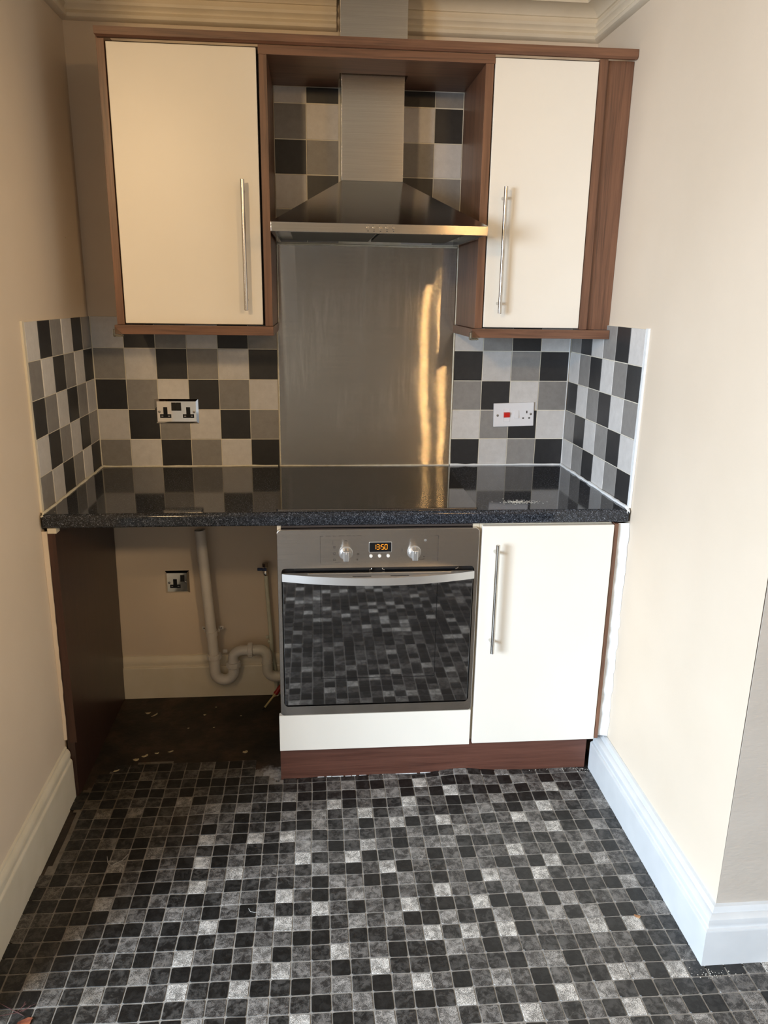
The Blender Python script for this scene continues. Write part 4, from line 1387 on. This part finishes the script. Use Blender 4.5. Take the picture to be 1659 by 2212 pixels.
obj('pin_slots', boxes([(1.5215, 1.5255, yf - 0.0005, yf - 0.00005, zc + 0.0035, zc + 0.0130), (1.5070, 1.5135, yf - 0.0005, yf - 0.00005, zc - 0.0160, zc - 0.0115), (1.5295, 1.5360, yf - 0.0005, yf - 0.00005, zc - 0.0160, zc - 0.0115)]), M['mark'], csw)
screws(csw, ((1.4160, zc - 0.001), (1.5385, zc + 0.0005)), yf)
csw.rotation_euler = (0, -0.033, 0)
# single chrome socket low on the wall
yw = 0.006
yf = yw - 0.0095
ssock = thing('single_socket', 'single chrome socket with a black switch low on the wall under the worktop', 'socket', (0.2365, yw, 0.468))
bm = bmesh.new(); plate_frustum(bm, 0.1925, 0.2805, 0.4250, 0.5130, yw - 0.0002, yf, 0.0075)
obj('plate', bm, M['chrome'], ssock, smooth=False)
zc = 0.4690
tee(ssock, 0.2290, zc + 0.0125, zc - 0.0220, yf)
rocker(ssock, 0.2490, 0.2640, zc + 0.0040, zc + 0.0285, yf, M['black_plastic'])
screws(ssock, ((0.2075, zc - 0.001), (0.2665, zc)), yf)

# ------------------------------------------------------------------ plumbing in the open bay
PY = -0.055
waste = thing('waste_pipe', 'white plastic washing machine waste pipe with a U-bend trap', 'pipe', (0.40, PY, 0.09))
bm = bmesh.new()
tube(bm, [(0.3372, PY, 0.6880), (0.3660, PY, 0.1900)], 0.0195, 24, caps=False)
tube(bm, [(0.3372, PY, 0.6878), (0.3660, PY, 0.1900)], 0.0172, 24, caps=False)
obj('standpipe', bm, M['pvc'], waste, recalc=False)
bm = bmesh.new()
tube(bm, [(0.3662, PY, 0.185), (0.3668, PY, 0.128)] + arc((0.4020, 0.1250), 0.0352, PI, 2 * PI, PY, 14) + [(0.4372, PY, 0.150)], 0.0205, 24)
obj('trap_bend', bm, M['pvc'], waste)
bm = bmesh.new()
tube(bm, [(0.4362, PY, 0.145), (0.4362, PY, 0.176)] + arc((0.4700, 0.1760), 0.0338, PI, PI / 2, PY, 10) + [(0.505, PY, 0.2110)], 0.0190, 24)
obj('swivel_elbow', bm, M['pvc'], waste)
bm = bmesh.new()
tube(bm, [(0.500, PY, 0.2110), (0.537, PY, 0.2110)] + arc((0.5370, 0.1840), 0.0270, PI / 2, 0, PY, 10) + [(0.5640, PY, 0.130)] + arc((0.5960, 0.1300), 0.0320, PI, 1.5 * PI, PY, 10) + [(0.632, PY, 0.0980)], 0.0200, 24)
obj('outlet_elbow', bm, M['pvc_old'], waste)
for (a, b) in (((0.5640, PY, 0.158), (0.5640, PY, 0.1555)), ((0.5170, PY, 0.211), (0.5195, PY, 0.211)), ((0.6000, PY, 0.0980), (0.6030, PY, 0.0980))):
    bm = bmesh.new()
    tube(bm, [a, b], 0.0214, 24)
    obj('socket_ring', bm, M['pvc_old'], waste)
def nut(p0, p1, r=0.0262):
    bm = bmesh.new()
    p0, p1 = Vector(p0), Vector(p1)
    tube(bm, [p0, p0.lerp(p1, 0.12), p0.lerp(p1, 0.88), p1], [r * 0.93, r, r, r * 0.93], 32)
    ax = (p1 - p0).normalized()
    u = Vector((0, 1, 0))
    w = ax.cross(u)
    for k in range(10):
        a = 2 * PI * k / 10
        q = (u * math.cos(a) + w * math.sin(a)) * (r + 0.0004)
        tube(bm, [p0.lerp(p1, 0.1) + q, p0.lerp(p1, 0.9) + q], 0.0012, 6)
    obj('union_nut', bm, M['pvc'], waste)
nut((0.3655, PY, 0.1990), (0.3665, PY, 0.1790))
nut((0.4368, PY, 0.1640), (0.4372, PY, 0.1420))
nut((0.4930, PY, 0.2110), (0.5115, PY, 0.2110))
def clip(z, cx, span, extra=None):
    bm = bmesh.new()
    tube(bm, [(cx, PY, z + 0.009), (cx + 0.0010, PY, z - 0.009)], 0.0222, 24)
    for s in span:
        box(bm, cx + s - 0.008, cx + s + 0.008, -0.030, -0.027, z - 0.0065 + 0.010, z + 0.0065 + 0.010, 0.001)
        box(bm, cx + s - 0.0015 - math.copysign(0.0065, s), cx + s + 0.0015 - math.copysign(0.0065, s), -0.052, -0.028, z + 0.0035, z + 0.0165)
    c = obj('pipe_clip', bm, M['pvc'], waste)
    for s in span:
        m = bmesh.new()
        tube(m, [(cx + s, -0.0301, z + 0.010), (cx + s, -0.0312, z + 0.010)], 0.0022, 10)
        obj('clip_screw', m, M['black_plastic'], c)
clip(0.2830, 0.3612, (-0.031, 0.033))
bm = bmesh.new()
box(bm, 0.3970, 0.4130, -0.034, -0.030, 0.192, 0.2045, 0.001)
obj('pipe_clip', bm, M['pvc'], waste)

supply = thing('supply_pipe', 'thin painted water pipe with a blue-levered valve behind the trap', 'pipe', (0.575, -0.025, 0.0))
bm = bmesh.new()
tube(bm, [(0.5660, -0.025, 0.506), (0.5700, -0.025, 0.42), (0.5790, -0.025, 0.25), (0.5800, -0.025, 0.19), (0.5900, -0.025, 0.125), (0.596, -0.025, 0.012), (0.596, -0.025, 0.0005)], 0.0078, 14)
obj('pipe', bm, M['pipe_paint'], supply)
bm = bmesh.new()
rc = random.Random(2)
for k in range(7):
    p = Vector((0.570 + rc.uniform(-0.006, 0.012), -0.025, 0.235 + rc.uniform(-0.022, 0.022)))
    bmesh.ops.create_icosphere(bm, subdivisions=2, radius=rc.uniform(0.004, 0.008), matrix=Matrix.Translation(p))
obj('paint_lumps', bm, M['pipe_paint'], supply)
bm = bmesh.new()
tube(bm, [(0.5660, -0.025, 0.500), (0.5660, -0.025, 0.505), (0.5658, -0.025, 0.512), (0.5657, -0.025, 0.520), (0.5655, -0.025, 0.522), (0.5652, -0.025, 0.534)], [0.0095, 0.0118, 0.0118, 0.0098, 0.0085, 0.0085], 16)
obj('valve_body', bm, M['chrome'], supply)
bm = bmesh.new()
tube(bm, [(0.5650, -0.025, 0.5335), (0.5650, -0.025, 0.545), (0.5650, -0.025, 0.5475), (0.5650, -0.025, 0.5480)], [0.0112, 0.0118, 0.0118, 0.0085], 6)
obj('valve_outlet', bm, M['chrome_dark'], supply)
bm = bmesh.new()
box(bm, 0.5360, 0.5560, -0.0385, -0.0310, 0.5215, 0.5320, 0.0022, 3)
box(bm, 0.5540, 0.5700, -0.0380, -0.0330, 0.5200, 0.5310, 0.0018, 3)
obj('lever', bm, M['blue_plastic'], supply)

# screwdriver leaning in the corner of the bay
sd = thing('screwdriver', 'red and yellow insulated screwdriver lying behind the oven corner', 'screwdriver', (0.547, -0.139, 0.0))
tip = Vector((0.5470, -0.1390, 0.0032))
fer = Vector((0.5880, -0.1085, 0.0440))
end = Vector((0.6250, -0.0790, 0.0800))
bm = bmesh.new()
d = (fer - tip).normalized()
tube(bm, [tip, tip + d * 0.010, tip + d * 0.0125], [0.0022, 0.0030, 0.0030], 12)
obj('blade', bm, M['black_plastic'], sd)
bm = bmesh.new()
tube(bm, [tip + d * 0.0125, tip + d * 0.030, fer], 0.0036, 14)
obj('shaft_sleeve', bm, M['screw_yellow'], sd)
bm = bmesh.new()
e = (end - fer).normalized()
tube(bm, [fer, fer + e * 0.004, fer + e * 0.0075], [0.0058, 0.0072, 0.0072], 18)
obj('collar', bm, M['screw_yellow'], sd)
bm = bmesh.new()
L = (end - fer).length
tube(bm, [fer + e * 0.0075, fer + e * 0.012, fer + e * 0.022, fer + e * 0.034, fer + e * (L - 0.003)], [0.0075, 0.0092, 0.0082, 0.0100, 0.0088], 18)
obj('handle', bm, M['screw_red'], sd)

# ------------------------------------------------------------------ bits on the floor
def flake(name, x, y, sx, sy, ang, mat, z=0.0004, curl=0.006, seed=0):
    rf = random.Random(seed)
    bm = bmesh.new()
    n = 11
    top, bot = [], []
    for k in range(n):
        a = 2 * PI * k / n
        r = rf.uniform(0.62, 1.05)
        px, py = sx * r * math.cos(a), sy * r * math.sin(a)
        qx, qy = px * math.cos(ang) - py * math.sin(ang), px * math.sin(ang) + py * math.cos(ang)
        zz = z + curl * (px / sx) ** 2 * rf.uniform(0.5, 1.0)
        top.append(bm.verts.new((x + qx, y + qy, zz + 0.0010)))
        bot.append(bm.verts.new((x + qx, y + qy, zz)))
    ct = bm.verts.new((x, y, z + 0.0014)); cb = bm.verts.new((x, y, z))
    for k in range(n):
        j = (k + 1) % n
        bm.faces.new((top[k], top[j], ct)); bm.faces.new((bot[j], bot[k], cb)); bm.faces.new((top[k], bot[k], bot[j], top[j]))
    return obj(name, bm, mat, origin=(x, y, z))
FL = [(0.125, -0.131, 0.011, 0.006, 0.2, 'wide cream flake at the back of the bare floor by the end panel'),
      (0.153, -0.146, 0.018, 0.004, 0.9, 'long curled cream flake at the back of the bare floor'),
      (0.3355, -0.155, 0.006, 0.005, 0.3, 'small cream flake in the middle of the bare floor below the waste pipe'),
      (0.371, -0.102, 0.004, 0.003, 0.1, 'tiny cream flake near the back skirting below the waste pipe'),
      (0.147, -0.432, 0.013, 0.007, 0.3, 'crumpled yellow flake at the torn vinyl edge, nearest the end panel'),
      (0.172, -0.413, 0.012, 0.006, 0.6, 'twisted yellow flake second along the torn vinyl edge'),
      (0.208, -0.398, 0.008, 0.004, 0.2, 'small yellow flake third along the torn vinyl edge'),
      (0.252, -0.391, 0.012, 0.004, 0.4, 'thin yellow flake fourth along the torn vinyl edge'),
      (0.5063, -0.410, 0.012, 0.009, 0.8, 'crumpled yellow flake on the bare floor nearest the oven'),
      (0.0985, -0.497, 0.012, 0.004, 0.5, 'pale sliver on the torn vinyl corner near the end panel'),
      (0.290, -0.245, 0.004, 0.003, 0.2, 'tiny pale flake in the middle of the bare floor'),
      (0.380, -0.245, 0.005, 0.003, 0.1, 'small pale flake right of the middle of the bare floor'),
      (0.470, -0.170, 0.004, 0.003, 0.0, 'tiny pale flake left of the screwdriver tip')]
for k, (x, y, sx, sy, a, lab) in enumerate(FL):
    tag(flake('adhesive_flake', x, y, sx, sy, a, M['flake'], 0.0003 if k != 9 else 0.004, 0.004 if sx > 0.006 else 0.001, k), lab, 'flake', group='flakes on the bare floor')
tag(flake('dry_leaf', 1.557, -1.2142, 0.0105, 0.0062, -0.45, M['leaf'], 0.0030, 0.004, 31), 'small curled brown dry leaf on the vinyl near the right skirting', 'leaf')
lt = thing('leaf_sprig', 'reddish dry leaf sprig with thin stalks on the floor by the left skirting', 'leaf', (0.10, -1.385, 0.0028))
bm = bmesh.new()
tube(bm, [(0.020, -1.355, 0.004), (0.060, -1.360, 0.010), (0.093, -1.376, 0.006), (0.118, -1.390, 0.006)], [0.0005, 0.0008, 0.0009, 0.0006], 8)
tube(bm, [(0.020, -1.394, 0.004), (0.070, -1.388, 0.007), (0.105, -1.381, 0.006), (0.135, -1.365, 0.009)], [0.0005, 0.0007, 0.0008, 0.0005], 8)
for (a, b) in (((0.100, -1.380, 0.006), (0.116, -1.366, 0.012)), ((0.108, -1.378, 0.006), (0.112, -1.360, 0.011)), ((0.112, -1.380, 0.006), (0.128, -1.372, 0.012))):
    tube(bm, [a, b], [0.0005, 0.0010], 8)
obj('stalk', bm, M['twig'], lt)
f = flake('leaf_blade', 0.128, -1.405, 0.018, 0.011, 0.5, M['leaf_red'], 0.004, 0.007, 41)
f.parent = lt
f.location = Vector((0.128, -1.405, 0.004)) - ORG[lt.name]
# white plaster crumbs swept into the corners beside the right skirting
def plaster(name, spots, label, origin):
    rp = random.Random(17)
    bm = bmesh.new()
    for (x, y, sx, sy, n) in spots:
        for k in range(n):
            px, py = x + rp.gauss(0, sx), y + rp.gauss(0, sy)
            r = rp.uniform(0.0005, 0.0016)
            pts = []
            for q in range(5):
                a = 2 * PI * q / 5 + rp.uniform(-0.3, 0.3)
                pts.append((px + r * math.cos(a) * rp.uniform(0.6, 1.3), py + r * math.sin(a) * rp.uniform(0.6, 1.3), 0.0030))
            extrude_poly(bm, pts, (0, 0, rp.uniform(0.0004, 0.0014)))
    tag(obj(name, bm, M['crumb'], origin=origin, smooth=False), label, 'plaster crumbs', kind='stuff')
plaster('plaster_crumbs', [(1.625, -0.590, 0.011, 0.006, 60), (1.60, -0.581, 0.03, 0.004, 30), (1.52, -0.580, 0.05, 0.003, 14)], 'white plaster crumbs at the right end of the plinth', (1.625, -0.59, 0.003))
plaster('plaster_crumbs', [(1.655, -1.392, 0.016, 0.007, 26), (1.69, -1.400, 0.025, 0.007, 16)], 'white plaster crumbs at the foot of the skirting corner', (1.655, -1.392, 0.003))
# pale threads of fluff lying on the vinyl
def thread(pts, label):
    bm = bmesh.new()
    tube(bm, pts, 0.0006, 6)
    tag(obj('thread', bm, M['thread'], origin=pts[0]), label, 'thread')
thread([(0.575, -1.118, 0.0034), (0.580, -1.128, 0.0034), (0.590, -1.132, 0.0036), (0.602, -1.131, 0.0034)], 'white curved thread lying on a black floor tile in mid floor')
thread([(0.170, -0.900, 0.0034), (0.178, -0.925, 0.004), (0.190, -0.938, 0.0034), (0.215, -0.920, 0.004), (0.226, -0.895, 0.0034)], 'grey hair of fluff on the floor near the left skirting')

# ------------------------------------------------------------------ the room's warm ceiling lamp and the added fill spots, behind the camera
lamp = thing('ceiling_lamp', 'twin spot ceiling lamp with warm bulbs behind the camera', 'lamp', (1.62, -3.1, CEIL))
obj('mounting_bar', B(1.42, 1.92, -3.13, -3.07, CEIL - 0.025, CEIL - 0.0005, 0.004), M['chrome'], lamp)
for lx in (1.60, 1.725):
    bm = bmesh.new()
    tube(bm, [(lx, -3.10, CEIL - 0.025), (lx, -3.10, CEIL - 0.07)], 0.006, 12)
    tube(bm, [(lx, -3.13, CEIL - 0.065), (lx, -3.09, CEIL - 0.085), (lx, -3.05, CEIL - 0.105)], [0.022, 0.036, 0.042], 24, caps=False)
    obj('spot_head', bm, M['chrome'], lamp)
    bm = bmesh.new()
    bmesh.ops.create_icosphere(bm, subdivisions=3, radius=0.026, matrix=Matrix.Translation((lx, -3.055, CEIL - 0.105)))
    obj('bulb', bm, M['bulb'], lamp)
    ld = bpy.data.lights.new('lamp_light', 'POINT')
    ld.energy = 6.5
    ld.color = (1.0, 0.58, 0.22)
    ld.shadow_soft_size = 0.03
    lo = bpy.data.objects.new('lamp_light', ld)
    COL.objects.link(lo)
    lo.location = (lx, -3.00, CEIL - 0.15)

def fill_spot(x, y, aim, watts, size, label):  # invented fitting, added to throw warm fill into the alcove
    t = thing('fill_spotlight', label, 'lamp', (x, y, CEIL))
    d = (Vector(aim) - Vector((x, y, CEIL - 0.13)))
    h = Vector((d.x, d.y, 0)).normalized()
    c = Vector((x, y, CEIL - 0.13))
    bm = bmesh.new()
    tube(bm, [(x, y, CEIL - 0.0005), (x, y, CEIL - 0.02)], [0.05, 0.045], 20)
    obj('ceiling_rose', bm, M['frame_white'], t)
    bm = bmesh.new()
    tube(bm, [(x, y, CEIL - 0.02), (x, y, CEIL - 0.11)], 0.006, 8)
    obj('stem', bm, M['frame_white'], t)
    bm = bmesh.new()
    tube(bm, [c - h * 0.08, c - h * 0.02, c + h * 0.04], [0.024, 0.045, 0.052], 24, caps=False)
    obj('spot_head', bm, M['frame_white'], t)
    bm = bmesh.new()
    bmesh.ops.create_icosphere(bm, subdivisions=3, radius=0.03, matrix=Matrix.Translation(c + h * 0.02))
    obj('bulb', bm, M['bulb'], t)
    ld = bpy.data.lights.new('fill_spot_light', 'SPOT')
    ld.energy = watts
    ld.color = FILL_COLOR
    ld.shadow_soft_size = 0.10
    ld.spot_size = math.radians(size)
    ld.spot_blend = 1.0
    lo = bpy.data.objects.new('fill_spot_light', ld)
    COL.objects.link(lo)
    lo.location = c + h * 0.17 - Vector((0, 0, 0.01))
    lo.rotation_euler = (Vector(aim) - Vector(lo.location)).to_track_quat('-Z', 'Y').to_euler()
fill_spot(-0.25, -3.2, (0.95, -0.3, 2.30), FILL_W, 88, 'added warm fill spotlight, unseen behind the camera, left of the twin lamp')
fill_spot(2.30, -4.0, (0.0, -1.15, 1.30), FILL2_W, 36, 'added warm fill spotlight, unseen behind the camera, right of the twin lamp')
